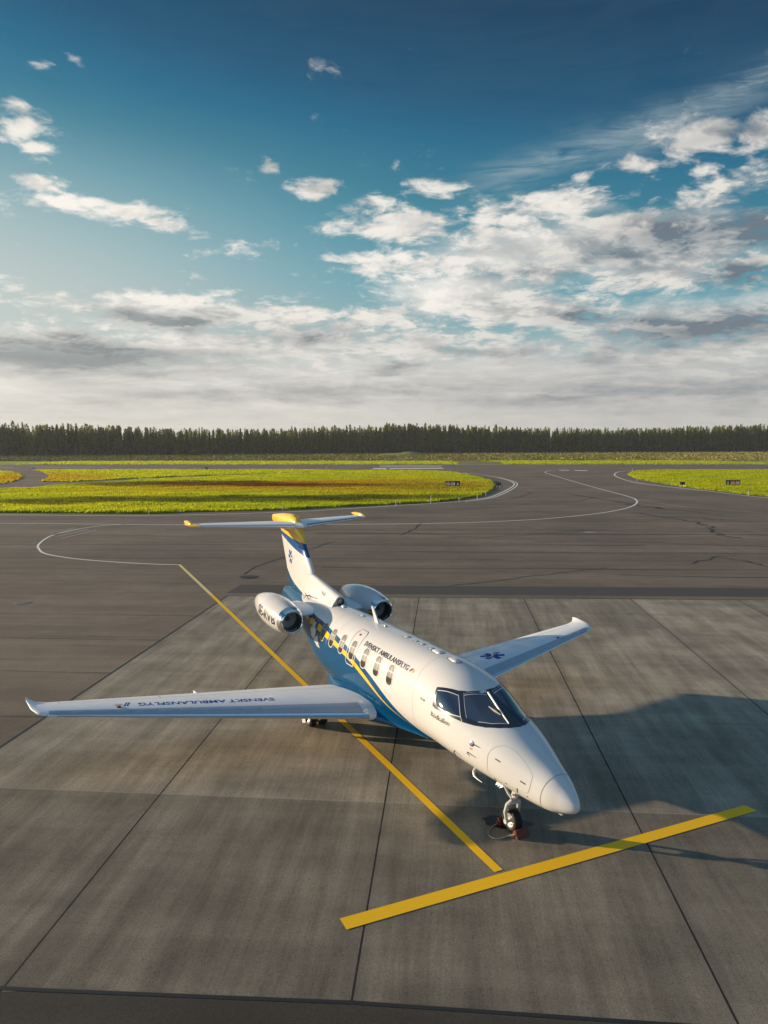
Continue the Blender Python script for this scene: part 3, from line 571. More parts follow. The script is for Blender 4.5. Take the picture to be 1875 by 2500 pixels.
def curve_node(t, x, pts, lo, hi, zlo, zhi):
    n = t.new('ShaderNodeFloatCurve'); cv = n.mapping.curves[0]
    P_ = [((s_ - lo) / (hi - lo), (z_ - zlo) / (zhi - zlo)) for s_, z_ in pts]
    while len(cv.points) < len(P_): cv.points.new(.5, .5)
    for q, (px, py) in zip(cv.points, P_): q.location = (px, py); q.handle_type = 'AUTO'
    n.mapping.update(); n.inputs['Factor'].default_value = 1
    t.put(n.inputs['Value'], t.m('DIVIDE', t.m('SUBTRACT', x, lo), hi - lo, clamp=True))
    return t.m('MULTIPLY_ADD', n.outputs[0], zhi - zlo, zlo)
BTOP = [(4.0, 1.02), (4.58, 1.29), (5.0, 1.43), (5.35, 1.57), (5.74, 1.75), (6.18, 1.95), (6.69, 2.13), (7.31, 2.30), (8.06, 2.44), (9.06, 2.56), (9.79, 2.62), (11.1, 2.68), (12.3, 2.76), (13.0, 2.86), (13.52, 2.96), (14.22, 3.12), (14.66, 3.31), (14.98, 3.51), (15.4, 3.9)]
YMID = [(4.0, 1.0), (4.7, 1.15), (5.02, 1.255), (5.34, 1.345), (5.72, 1.46), (6.06, 1.61), (6.43, 1.79), (6.98, 2.0), (7.6, 2.165), (8.17, 2.26), (8.67, 2.32), (9.38, 2.40), (10.02, 2.45), (10.74, 2.48), (12, 2.50)]
WHITE = (.61, .60, .585); BLUE = (.0, .064, .160); YELLOW = (.86, .50, .015); NAVY = (.012, .028, .13)
def m_livery():
    m, t, b = mat('aircraft_livery', WHITE, .20, 0, .32, .10); p = objc(t); x, y, z = t.sep(p); s_ = t.m('SUBTRACT', 8.0, x)
    bt = curve_node(t, s_, BTOP, 4.0, 15.4, 1.0, 4.0); ym = curve_node(t, s_, YMID, 4.0, 12.0, .9, 2.6)
    edge = lambda v, w=.006: t.step(v, -w, w)
    blue = t.m('MULTIPLY', edge(t.m('SUBTRACT', bt, z)), edge(t.m('SUBTRACT', s_, 4.05)))
    col = t.mix(blue, WHITE, BLUE)
    band = t.m('MULTIPLY', blue, edge(t.m('SUBTRACT', z, t.m('ADD', ym, .02)))); col = t.mix(t.m('MULTIPLY', t.m('MULTIPLY', band, t.step(s_, 9.2, 10.4)), t.step(s_, 11.1, 11.7, 1.0, 0.0)), col, NAVY)  # towards the rear a navy reflection is painted into the blue band
    hw = t.m('ADD', t.step(s_, 4.9, 7.2, .008, .062), t.step(s_, 8.6, 9.6, 0., .022))
    yel = edge(t.m('SUBTRACT', hw, t.m('ABSOLUTE', t.m('SUBTRACT', z, ym))))
    yel = t.m('MULTIPLY', yel, edge(t.m('SUBTRACT', s_, 4.95))); yel = t.m('MULTIPLY', yel, edge(t.m('SUBTRACT', 11.0, s_)))
    chk = t.m('MAXIMUM', t.m('LESS_THAN', s_, 8.95), t.m('LESS_THAN', t.m('FRACT', t.m('DIVIDE', t.m('SUBTRACT', s_, 9.2), .69)), .5))
    col = t.mix(t.m('MULTIPLY', yel, chk), col, YELLOW)
    # fin top: blue band, then yellow
    up = t.m('GREATER_THAN', s_, 12.4)
    fb = t.m('MULTIPLY', edge(t.m('SUBTRACT', z, t.m('MULTIPLY_ADD', t.m('SUBTRACT', s_, 13.0), .195, 4.12))), up); col = t.mix(fb, col, (.004, .075, .25))
    fy = t.m('MULTIPLY', edge(t.m('SUBTRACT', z, t.m('MULTIPLY_ADD', t.m('SUBTRACT', s_, 13.3), .095, 4.53))), up); col = t.mix(fy, col, YELLOW)
    t.put(b.inputs['Base Color'], col)
    dn = t.noise(p, 3.0, 5, .6); t.put(b.inputs['Roughness'], t.step(dn, .3, .7, .13, .24))
    bump(t, b, t.noise(p, 1.6, 2, .5), .05, .02)
    return m
M_LIV = m_livery()
def m_gloss(name, c, r=.18, coat=.5, wav=.05):
    m, t, b = mat(name, c, r, 0, .5, coat); p = objc(t); dn = t.noise(p, 2.5, 4, .6)
    t.put(b.inputs['Base Color'], t.mix(t.step(dn, .35, .8), c, tuple(q * .93 for q in c))); t.put(b.inputs['Roughness'], t.step(dn, .3, .7, r * .8, r * 1.4))
    bump(t, b, t.noise(p, 1.8, 2, .5), wav, .02); return m
M_WHT2 = m_gloss('white_aircraft_paint', WHITE); M_WING = m_gloss('pale_wing_paint', (.74, .75, .76), .38, .0); M_YELP = m_gloss('yellow_aircraft_paint', YELLOW); M_BLUP = m_gloss('blue_aircraft_paint', BLUE)
M_CHR = simple('polished_metal', (.78, .77, .75), .12, 1.0); M_ALU = simple('bare_aluminium', (.55, .55, .54), .32, 1.0)
M_GLASS = mat('cockpit_glass', (.016, .024, .050), .03, 0, .9, 1.0)[0]; M_MASK = simple('dark_window_surround', (.010, .015, .032), .25, 0, .5, .4)
M_WIN = simple('cabin_glass', (.035, .028, .022), .06, 0, .8, .6); M_BLIND = mat('window_blind', (.12, .115, .108), .5, 0, .3, .1)[0]
M_TRIM = simple('grey_seal', (.62, .60, .57), .35); M_SEAM = simple('panel_gap', (.10, .10, .10), .6); M_INK = simple('dark_lettering', (.022, .022, .030), .35); M_INKB = simple('blue_lettering', (.006, .03, .27), .6, 0, .2); M_INKG = simple('brown_grey_lettering', (.17, .13, .085), .4); M_ORG = simple('orange_mark', (.75, .32, .03), .4)
M_BLK = simple('black_interior', (.010, .010, .011), .5); M_FAN = simple('fan_metal', (.50, .50, .50), .45, .3); M_TYRE = mat('tyre_rubber', (.014, .014, .015), .62, 0, .4)[0]; M_RIM = simple('wheel_rim', (.60, .57, .52), .35, .4); M_STRUT = m_gloss('white_gear_paint', (.52, .50, .47), .3, .2); M_RED = simple('red_lens', (.30, .01, .02), .2, 0, .5, .6)

KN = np.array([0.05,.35,.9,1.6,2.4,3.2,3.9,5.0,7.5,10.0,11.8,13.5,14.95])
KT = np.array([1.395, 1.634, 1.899, 2.206, 2.451, 2.814, 2.955, 2.977, 2.985, 2.977, 2.935, 2.86, 2.78])
KB = np.array([1.285, 1.087, 1.001, 1.03, 1.06, 1.06, 1.05, 1.02, .97, .90, 1.56, 1.95, 2.30])
KW = np.array([0.035, 0.255, 0.449, 0.663, 0.836, 0.922, 0.905, 0.90, 0.955, 0.90, 0.68, 0.42, 0.16])
EX = 2.15
def pch(s, V):
    s = np.atleast_1d(s).astype(float); d_ = np.diff(V) / np.diff(KN); m_ = np.empty_like(V); m_[0] = d_[0] * 1.3; m_[-1] = d_[-1]
    h_ = np.diff(KN)
    for i in range(1, len(V) - 1): m_[i] = (d_[i - 1] * h_[i] + d_[i] * h_[i - 1]) / (h_[i] + h_[i - 1]) if d_[i - 1] * d_[i] > 0 else .25 * (d_[i - 1] + d_[i])
    i = np.clip(np.searchsorted(KN, s) - 1, 0, len(KN) - 2); h = KN[i + 1] - KN[i]; t_ = (s - KN[i]) / h
    return (2*t_**3-3*t_**2+1)*V[i]+(t_**3-2*t_**2+t_)*h*m_[i]+(-2*t_**3+3*t_**2)*V[i+1]+(t_**3-t_**2)*h*m_[i+1]
SG = np.concatenate([.6 * np.linspace(.01, 1, 90) ** 2, np.linspace(.61, 14.95, 900)])
def smo(V):
    raw = pch(SG, V); v0 = 0.0 if V is KW else 1.325; pw = .60 if V is KW else (.64 if V is KT else .42); k = SG < .35
    raw[k] = v0 + (V[1] - v0) * (SG[k] / .35) ** pw; out = raw.copy()
    for i, s_ in enumerate(SG):
        sg = min(.16, max(1e-5, s_ * .14)); w_ = np.exp(-.5 * ((SG - s_) / sg) ** 2) * np.gradient(SG); out[i] = (raw * w_).sum() / w_.sum()
    return out
GT, GB, GW = smo(KT), smo(KB), smo(KW)
def sect(s):
    s_ = max(s, 1e-4); t_, b_, w_ = np.interp(s_, SG, GT), np.interp(s_, SG, GB), np.interp(s_, SG, GW)
    zc = (t_ + b_) / 2; return zc, (t_ - b_) / 2, w_
def sp(c): return math.copysign(abs(c) ** (2 / EX), c)
def fus(s, th, off=0.0):
    """point on the fuselage skin; th=0 starboard, 90 deg = top"""
    zc, hh, ww = sect(s); p = Vector((s, ww * sp(math.cos(th)), zc + hh * sp(math.sin(th))))
    if off:
        e1 = .02
        zc2, hh2, ww2 = sect(s + e1); a_ = Vector((s + e1, ww2 * sp(math.cos(th)), zc2 + hh2 * sp(math.sin(th)))) - p
        b_ = Vector((s, ww * sp(math.cos(th + .02)), zc + hh * sp(math.sin(th + .02)))) - p
        n_ = b_.cross(a_).normalized()
        if n_.dot(Vector((0, p.y, p.z - zc))) < 0: n_ = -n_
        p = p + n_ * off
    return p
def theta(s, y, z):
    zc, hh, ww = sect(s); cy = min(1, abs(y) / ww) ** (EX / 2); sz = min(1, abs(z - zc) / hh) ** (EX / 2)
    return math.atan2(math.copysign(sz, z - zc), math.copysign(cy, y))
def side_th(s, z, sgn=1):
    zc, hh, ww = sect(s); v = max(-1, min(1, (z - zc) / hh)); sz = math.copysign(abs(v) ** (EX / 2), v); th = math.asin(max(-1, min(1, sz)))
    return th if sgn > 0 else math.pi - th
def fus_side(sgn): return lambda s, z, off: fus(s, side_th(s, z, sgn), off)
def fus_wrap(s, th, off): return fus(s, th, off)

# fuselage skin
ss = list(np.concatenate([.6 * np.linspace(.03, 1, 44) ** 2.2, np.linspace(.66, 5.2, 80), np.linspace(5.3, 14.95, 90)]))
NT_ = 96; V = []; F = []
for s_ in ss: V += [L(*fus(s_, 2 * math.pi * k / NT_)) for k in range(NT_)]
for i in range(len(ss) - 1):
    for k in range(NT_): F.append((i * NT_ + k, i * NT_ + (k + 1) % NT_, (i + 1) * NT_ + (k + 1) % NT_, (i + 1) * NT_ + k))
F.append(tuple(range(NT_))); b0 = len(V); 
for rr, ds in ((.8, .07), (.45, .12)):
    zc, hh, ww = sect(14.95); V += [L(14.95 + ds, ww * rr * sp(math.cos(2 * math.pi * k / NT_)), zc + .02 * ds + hh * rr * sp(math.sin(2 * math.pi * k / NT_))) for k in range(NT_)]
i0 = b0 - NT_
for j in range(2):
    for k in range(NT_): F.append((i0 + j * NT_ + k, i0 + j * NT_ + (k + 1) % NT_, i0 + (j + 1) * NT_ + (k + 1) % NT_, i0 + (j + 1) * NT_ + k))
F.append(tuple(i0 + 2 * NT_ + k for k in range(NT_)))
mb = MB(); mb.add(V, F); fuselage = mb.build('fuselage', M_LIV, jet, True)

# patches laid on a skin: polygons in the skin's own two coordinates, cut fine, then mapped
def patch_bm(polys, step):
    bm = bmesh.new()
    for P_ in polys:
        try: bm.faces.new([bm.verts.new((q[0], q[1], 0)) for q in P_])
        except ValueError: pass
    return bm
def map_patch(bm, name, m, fn, off, step, parent, smooth=True):
    bmesh.ops.triangulate(bm, faces=bm.faces[:])
    if step:
        xs_ = [v.co.x for v in bm.verts]; ys_ = [v.co.y for v in bm.verts]
        for ax, lo, hi, st in ((0, min(xs_), max(xs_), step[0]), (1, min(ys_), max(ys_), step[1])):
            n = int((hi - lo) / st)
            for k in range(1, n + 1):
                c = [0, 0, 0]; c[ax] = lo + (hi - lo) * k / (n + 1); nn = [0, 0, 0]; nn[ax] = 1
                bmesh.ops.bisect_plane(bm, geom=bm.verts[:] + bm.edges[:] + bm.faces[:], plane_co=c, plane_no=nn, dist=1e-6)
    for v in bm.verts: v.co = Vector(L(*fn(v.co.x, v.co.y, off)))
    me = bpy.data.meshes.new(name); bm.to_mesh(me); bm.free(); me.materials.append(m)
    if smooth: me.polygons.foreach_set('use_smooth', [True] * len(me.polygons))
    return link(name, me, parent)
def patch(name, polys, m, fn, off, parent, step=(.06, .06)): return map_patch(patch_bm(polys, step), name, m, fn, off, step, parent)
def rrect(cx, cy, w_, h_, r_, n=5, lean=0.0):
    out = []
    for (sx_, sy_, a0) in ((1, 1, 0), (-1, 1, 90), (-1, -1, 180), (1, -1, 270)):
        for k in range(n + 1):
            q = R(a0 + 90 * k / n); y_ = sy_ * (h_ / 2 - r_) + r_ * math.sin(q); out.append((cx + sx_ * (w_ / 2 - r_) + r_ * math.cos(q) + lean * y_, cy + y_))
    return out
def ring(outer, inner): return [(outer[i], outer[(i + 1) % len(outer)], inner[(i + 1) % len(inner)], inner[i]) for i in range(len(outer))]
def strip(pts, w_):
    """thin band along a line in the two skin coordinates"""
    P_ = [np.array(p, float) for p in pts]; a_, b_ = [], []
    for i, p in enumerate(P_):
        t_ = P_[min(i + 1, len(P_) - 1)] - P_[max(i - 1, 0)]; t_ /= np.linalg.norm(t_) + 1e-9; q = np.array([-t_[1], t_[0]]) * w_ / 2; a_.append(p + q); b_.append(p - q)
    return [(a_[i], a_[i + 1], b_[i + 1], b_[i]) for i in range(len(P_) - 1)]
def text_bm(body, ox, oy, dx, dy, ux, uy, bold=0.0, spacing=1.0):
    """letters in skin coordinates: width vector d (whole line), height vector u (capital height)"""
    cu = bpy.data.curves.new('lettering', 'FONT'); cu.body = body; cu.size = 1; cu.offset = bold; cu.space_character = spacing; cu.resolution_u = 3
    ob = bpy.data.objects.new('lettering', cu); COL.objects.link(ob); dg = bpy.context.evaluated_depsgraph_get(); me = bpy.data.meshes.new_from_object(ob.evaluated_get(dg))
    bpy.data.objects.remove(ob); bpy.data.curves.remove(cu)
    bm = bmesh.new(); bm.from_mesh(me); bpy.data.meshes.remove(me)
    xs_ = [v.co.x for v in bm.verts]; x0, x1 = min(xs_), max(xs_); hc = .70
    for v in bm.verts:
        a_ = (v.co.x - x0) / (x1 - x0); b_ = v.co.y / hc; v.co = Vector((ox + dx * a_ + ux * b_, oy + dy * a_ + uy * b_, 0))
    return bm
def lettering(body, m, fn, off, parent, *a_, step=None, name='lettering', **k):
    o = map_patch(text_bm(body, *a_, **k), name, m, fn, off, step, parent, False); return o

SB = fus_side(1)
# cockpit glazing
top_ = [(3.64, .73, 2.585), (3.36, .63, 2.62), (3.11, .54, 2.64), (2.95, .40, 2.65), (2.86, .22, 2.655), (2.83, 0, 2.66)]
bot_ = [(1.70, 0, 2.25), (1.745, .19, 2.24), (1.88, .38, 2.22), (2.09, .55, 2.19), (2.33, .67, 2.17), (2.59, .77, 2.17), (2.90, .85, 2.185), (3.26, .895, 2.20), (3.46, .90, 2.20), (3.56, .89, 2.225), (3.60, .84, 2.40)]
def wth(P_, sg=1): return [(s_, (theta(s_, y_, z_) if sg > 0 else math.pi - theta(s_, y_, z_))) for s_, y_, z_ in P_]
HALF = wth(top_ + bot_); HALF = [(s_, min(th, math.pi / 2)) for s_, th in HALF]; HALF[5] = (2.83, math.pi / 2); HALF[6] = (1.70, math.pi / 2)
mirror = lambda P_: [(s_, math.pi - th) for s_, th in P_]
shield = patch('windshield', [HALF, mirror(HALF)[::-1]], M_MASK, fus_wrap, .004, jet, (.05, .05))
pane_side = wth([(3.56, .75, 2.535), (3.02, .60, 2.57), (2.67, .745, 2.245), (3.13, .87, 2.25), (3.40, .885, 2.27), (3.50, .86, 2.36)])
pane_front = wth([(2.93, .50, 2.60), (2.83, .30, 2.615), (2.745, .075, 2.62), (1.86, .175, 2.275), (2.05, .42, 2.255), (2.30, .585, 2.24), (2.52, .68, 2.245), (2.60, .69, 2.29)])
for P_ in (pane_side, pane_front, mirror(pane_front), mirror(pane_side)): patch('pane', [P_], M_GLASS, fus_wrap, .008, shield, (.06, .05))
def wl(*P_): return wth(P_)
fr = []
for P_, wd in ((wl((3.56, .75, 2.53), (3.3, .66, 2.555), (3.02, .60, 2.57)), .016), (wl((2.67, .75, 2.24), (2.9, .83, 2.235), (3.13, .87, 2.24), (3.3, .885, 2.25)), .018), (wl((3.02, .585, 2.58), (2.85, .665, 2.42), (2.67, .735, 2.22), (2.60, .755, 2.17)), .014),
               (wl((2.93, .50, 2.565), (2.8, .28, 2.58), (2.70, .08, 2.585)), .016), (wl((2.30, .585, 2.235), (2.05, .42, 2.25), (1.87, .20, 2.265)), .014), (wl((2.97, .515, 2.61), (2.86, .30, 2.62), (2.76, .08, 2.63)), .007), (wl((2.94, .51, 2.60), (2.75, .6, 2.42), (2.55, .69, 2.25)), .008)):
    fr += strip(P_, wd); fr += strip(mirror(P_), wd)
patch('pane_frame', fr, M_TRIM, fus_wrap, .011, shield, (.07, .07))
mb = MB(); post = [(2.74, .03), (2.3, .085), (1.84, .165)]
def topz(s, y, off=0.0):
    zc, hh, ww = sect(s); return zc + hh * (max(0, 1 - (abs(y) / ww) ** EX)) ** (1 / EX) + off
mb.tube([L(s_, y_, topz(s_, y_, .02)) for s_, y_ in post], [.024, .020, .012], 8); mb.build('wiper', M_TRIM, shield, True)
mb = MB(); mb.tube([L(s_, y_, topz(s_, y_, .022)) for s_, y_ in ((2.42, .24), (2.27, .20), (2.12, .16))], [.008, .022, .010], 8); mb.build('wiper_blade', simple('pale_wiper', (.55, .48, .38), .4), shield, True)
patch('sensor_cover', [rrect(2.80, theta(2.80, .12, 2.66), .075, .16, .03)], M_TRIM, fus_wrap, .016, shield)
# cabin windows
WS = [(9.68, 2.435), (8.97, 2.43), (8.30, 2.425), (7.63, 2.42), (6.90, 2.40), (6.22, 2.375), (5.55, 2.345)]
for sg in (1, -1):
    for i, (s_, z_) in enumerate(WS):
        fn = fus_side(sg); g = patch('cabin_window', [rrect(s_, z_ - .02, .275, .47, .105)], M_WIN, fn, .005, jet, (.07, .05))
        o_, i_ = rrect(s_, z_ - .02, .31, .505, .12), rrect(s_, z_ - .02, .27, .465, .105); patch('window_frame', ring(o_, i_), M_TRIM, fn, .006, g, (.1, .07))
        full = rrect(s_, z_ - .02, .26, .455, .10, 8); zb = z_ - .095 + .02 * math.sin(i * 2.3); up = [(a_, max(b_, zb)) for a_, b_ in full]
        patch('blind', [up], M_BLIND, fn, .008, g, (.07, .05))
        patch('blind_bar', strip([(s_ - .125, z_ + .06), (s_ + .125, z_ + .06)], .012) + strip([(s_ - .03, zb), (s_ - .03, z_ + .18)], .008), M_TRIM, fn, .010, g, (.1, .07))
o_, i_ = rrect(7.64, 2.44, .53, .86, .12, 6), rrect(7.64, 2.44, .485, .815, .10, 6)
ex = patch('emergency_exit', ring(o_, i_), simple('exit_outline', (.66, .64, .60), .25, 0, .5, .6), SB, .010, jet, (.08, .05)); patch('exit_gap', ring(rrect(7.64, 2.44, .545, .875, .125, 6), o_), M_SEAM, SB, .006, ex, (.08, .05))
patch('handle', [rrect(7.66, 2.775, .07, .035, .015)], M_RED, SB, .014, ex)
# writing and marks on the skin
def slanted(fn): return fn
lettering('SVENSKT AMBULANSFLYG', M_INK, SB, .006, jet, 7.19, 2.635, -2.27, -.045, 0, .100, step=(.5, .03), bold=.016)
patch('logo_mark', [[(4.86, 2.60), (4.84, 2.60), (4.76, 2.675), (4.78, 2.675)], [(4.82, 2.60), (4.80, 2.60), (4.72, 2.675), (4.74, 2.675)]], M_INK, SB, .006, jet)
st = []
for k in range(3):
    q = R(60 * k + 30); c_, s_ = math.cos(q), math.sin(q); st.append([(4.69 + .035 * c_ - .010 * s_, 2.635 + .035 * s_ + .010 * c_), (4.69 + .035 * c_ + .010 * s_, 2.635 + .035 * s_ - .010 * c_), (4.69 - .035 * c_ + .010 * s_, 2.635 - .035 * s_ - .010 * c_), (4.69 - .035 * c_ - .010 * s_, 2.635 - .035 * s_ + .010 * c_)])
patch('logo_star', st, M_ORG, SB, .006, jet)
lettering('Rödkallen', M_INKG, SB, .006, jet, 3.58, 2.0, -.68, 0.0, 0, .100, step=(.3, .03), bold=.006)
lettering('PC-24', M_INK, SB, .006, jet, 4.07, 2.205, -.18, 0.0, 0, .045, bold=.02)
GL = [(10.65, 2.48), (10.42, 2.52), (10.36, 2.30), (10.14, 2.37), (10.02, 2.34), (10.10, 2.22), (9.86, 2.24), (9.78, 1.94), (9.98, 1.96), (10.06, 2.16), (10.18, 1.98), (10.34, 2.06), (10.48, 2.07), (10.72, 2.27)]
patch('white_emblem', [[(10.62, 2.50), (10.40, 2.54), (10.38, 2.36), (10.60, 2.34)], [(10.72, 2.36), (10.60, 2.34), (10.38, 2.36), (10.26, 2.38), (10.24, 2.16), (10.40, 2.06), (10.58, 2.10), (10.74, 2.24)], [(10.24, 2.14), (10.02, 2.24), (10.08, 2.10), (9.92, 2.12), (9.98, 2.02), (9.76, 1.92), (10.02, 1.93), (10.36, 2.04)]], M_WHT2, SB, .005, jet)
# nose: radome joint, avionics hatch, vents, probes
def sk(s_, y_, z_): return (s_, theta(s_, y_, z_))
rad = [(.53 + .16 * (1 - math.sin(q)) / 2, q) for q in np.linspace(-math.pi / 2, 1.5 * math.pi, 60)]
patch('radome_joint', strip(rad, .008), simple('radome_gap', (.16, .16, .16), .6), fus_wrap, .003, jet, (.2, .1))
hat = [sk(1.52, .47, 2.02), sk(1.70, .58, 1.93), sk(1.79, .66, 1.78), sk(1.80, .70, 1.6), sk(1.82, .66, 1.42), sk(1.70, .62, 1.33), sk(1.3, .53, 1.30), sk(.95, .44, 1.31), sk(.86, .42, 1.40), sk(.83, .40, 1.55), sk(.86, .36, 1.68), sk(1.1, .37, 1.86), sk(1.35, .41, 1.97)]
hat = [tuple(p) for p in smooth_line(hat + [hat[0]], 4)]
hp = patch('avionics_hatch', strip(hat, .007), simple('faint_gap', (.36, .34, .32), .5), fus_wrap, .003, jet, (.2, .1))
for (s_, z_, a_, b_, rot) in ((1.56, 1.72, .115, .026, .55), (.99, 1.48, .11, .026, .45)): patch('vent', [[(s_ - a_ / 2 * 1, z_ - .5 * a_ * .1), (s_ + a_ / 2, z_ + .5 * a_ * .35), (s_ + a_ / 2, z_ + .5 * a_ * .35 + b_), (s_ - a_ / 2, z_ - .5 * a_ * .1 + b_)]], simple('vent_grille', (.12, .105, .09), .6), SB, .005, jet)
for (s_, z_) in ((1.73, 1.26), (1.15, 1.28)): patch('drain_slot', strip([(s_ - .02, z_ + .055), (s_ + .02, z_ - .055)], .018), M_INK, SB, .005, jet)
for (s_, z_) in ((1.40, 1.33), (.93, 1.24)): patch('static_port', [rrect(s_, z_, .026, .026, .012)], M_INK, SB, .005, jet)
for q in (0, .2, -.2, .4, -.4):
    th = math.pi / 2 - .35 - q * 2.2
    if q in (0,): patch('lightning_strip', strip([(.53, th - .12), (.29, th + .02)], .012), M_CHR, fus_wrap, .006, jet)
mb = MB(); c_ = fus(2.22, side_th(2.22, 1.86), 0); n_ = (fus(2.22, side_th(2.22, 1.86), .1) - c_).normalized()
mb.lathe([(-.01, .055), (.012, .055), (.018, .04), (.018, .001)], L(*c_), Vector(L(*(c_ + n_))) - Vector(L(*c_)), 20); mb.tube([L(*(c_ + n_ * .02)), L(*(c_ + n_ * .07 + Vector((-.10, 0, .0))))], [.016, .008], 8); mb.build('angle_vane', M_CHR, jet, True)
patch('small_placard', [rrect(2.23, 1.755, .07, .035, .008)], simple('tan_placard', (.42, .30, .16), .5), SB, .005, jet)
for (s_, z_) in ((2.75, 1.50), (2.27, 1.65)):
    c_ = fus(s_, side_th(s_, z_), 0); n_ = (fus(s_, side_th(s_, z_), .1) - c_).normalized(); mb = MB(); mb.tube([L(*(c_ + Vector((.05, 0, 0)))), L(*(c_ + n_ * .05 + Vector((.02, 0, 0)))), L(*(c_ + n_ * .06 + Vector((-.09, 0, -.01))))], [.014, .012, .006], 8); mb.build('pitot_probe', simple('dark_probe', (.06, .05, .045), .35, .6), jet, True)
mb = MB(); c_ = Vector((2.42, .56, 1.20)); mb.tube([L(2.46, .50, 1.20), L(2.44, .58, 1.14), L(2.38, .61, 1.08), L(2.26, .61, 1.06), L(2.12, .60, 1.05)], [.04, .035, .022, .012, .006], 8); mb.build('drain_mast', M_STRUT, jet, True)
mb = MB()
for k in range(3): mb.add([L(1.98 - .07 * k, .33, 1.06), L(1.91 - .07 * k, .33, 1.05), L(2.0 - .07 * k, .37, .99), L(1.98 - .07 * k, .30, 1.06), L(1.91 - .07 * k, .30, 1.05), L(2.0 - .07 * k, .34, .99)], [(0, 1, 2), (5, 4, 3), (0, 2, 5, 3), (1, 4, 5, 2), (0, 3, 4, 1)])
mb.build('gear_bay_door', M_STRUT, jet)
mb = MB(); mb.box(L(.44, .03, 1.04), (.12, .06, .03), bev=.012); mb.build('belly_antenna', M_WHT2, jet, True)
for s_, a0_, a1_ in ((4.42, -.6, 3.7), (8.72, .2, 2.9), (9.30, .2, 2.9), (10.35, .1, 3.0)): patch('skin_joint', strip([(s_, q) for q in np.linspace(a0_, a1_, 40)], .007), simple('skin_gap', (.40, .39, .375), .45), fus_wrap, .0025, jet, (.2, .1))
# antennas along the crown
mb = MB(); mb.add([L(8.02, -.012, 2.96), L(7.76, -.022, 2.96), L(7.76, .022, 2.96), L(8.02, .012, 2.96), L(8.25, -.006, 3.38), L(8.13, -.012, 3.38), L(8.13, .012, 3.38), L(8.25, .006, 3.38)], [(0, 1, 2, 3), (4, 7, 6, 5), (0, 4, 5, 1), (1, 5, 6, 2), (2, 6, 7, 3), (3, 7, 4, 0)]); mb.build('blade_antenna', M_WHT2, jet)
for (s_, ln, wd, ht, y_) in ((10.11, .22, .16, .07, -.02), (8.79, .20, .12, .035, 0), (7.42, .12, .08, .06, 0), (6.25, .24, .14, .03, 0), (5.79, .13, .10, .022, 0), (5.49, .16, .12, .028, 0), (5.07, .16, .12, .028, 0), (4.76, .40, .20, .055, 0), (4.07, .38, .20, .05, 0)):
    bm = bmesh.new(); bmesh.ops.create_uvsphere(bm, u_segments=20, v_segments=10, radius=1)
    for v in bm.verts:
        x_, yy, zz_ = v.co; sq = lambda c: math.copysign(abs(c) ** .6, c); v.co = Vector(L(s_ + sq(x_) * ln / 2, y_ + sq(yy) * wd / 2, topz(s_, y_) - .012 + max(-.1, zz_) * ht))
    me = bpy.data.meshes.new('antenna'); bm.to_mesh(me); bm.free(); me.materials.append(M_WHT2); me.polygons.foreach_set('use_smooth', [True] * len(me.polygons)); an_ = link('antenna', me, jet)
    P_ = [(s_ + math.copysign(abs(math.cos(q)) ** .6, math.cos(q)) * (ln / 2 + .006), math.copysign(abs(math.sin(q)) ** .6, math.sin(q)) * (wd / 2 + .008) + y_) for q in np.linspace(0, 6.2832, 32)]
    patch('seal', strip(P_, .014), M_SEAM, lambda a1, a2, o1: Vector((a1, a2, topz(a1, a2, o1))), .004, an_, None)

# wing to body fairing
FS = [4.55, 5.1, 5.5, 5.9, 6.3, 6.9, 7.6, 8.3, 8.8, 9.2, 9.6, 9.9, 10.2, 10.45]; FWW = [.38, .55, .70, .87, 1.03, 1.15, 1.17, 1.12, 1.00, .86, .74, .62, .48, .32]; FTP = [1.08, 1.20, 1.30, 1.40, 1.48, 1.54, 1.54, 1.48, 1.40, 1.33, 1.30, 1.34, 1.32, 1.32]; FBT = [1.05, 1.02, .97, .90, .81, .72, .62, .62, .63, .66, .73, .84, 1.0, 1.12]
V = []; F = []; sf = np.linspace(4.55, 10.45, 70); n = 64
def spl(x, xs_, ys_):
    y_ = np.interp(np.linspace(xs_[0], xs_[-1], 400), xs_, ys_); k = np.exp(-.5 * (np.arange(-20, 21) / 9) ** 2); k /= k.sum(); y2 = np.convolve(np.pad(y_, 20, mode='reflect', reflect_type='odd'), k, 'valid'); return np.interp(x, np.linspace(xs_[0], xs_[-1], 400), y2)
for s_ in sf:
    w_, t_, b_ = spl(s_, FS, FWW), spl(s_, FS, FTP), spl(s_, FS, FBT); zc = 1.02
    for k in range(n):
        q = 2 * math.pi * k / n; c_, v_ = math.cos(q), math.sin(q); ex_ = 2.0 if v_ > 0 else 2.4
        V.append(L(s_, w_ * math.copysign(abs(c_) ** (2 / ex_), c_), zc + (t_ - zc if v_ > 0 else zc - b_) * math.copysign(abs(v_) ** (2 / ex_), v_)))
for i in range(len(sf) - 1):
    for k in range(n): F.append((i * n + k, i * n + (k + 1) % n, (i + 1) * n + (k + 1) % n, (i + 1) * n + k))
F += [tuple(range(n)), tuple((len(sf) - 1) * n + k for k in range(n))]
mb = MB(); mb.add(V, F); mb.build('wing_fairing', M_LIV, jet, True)

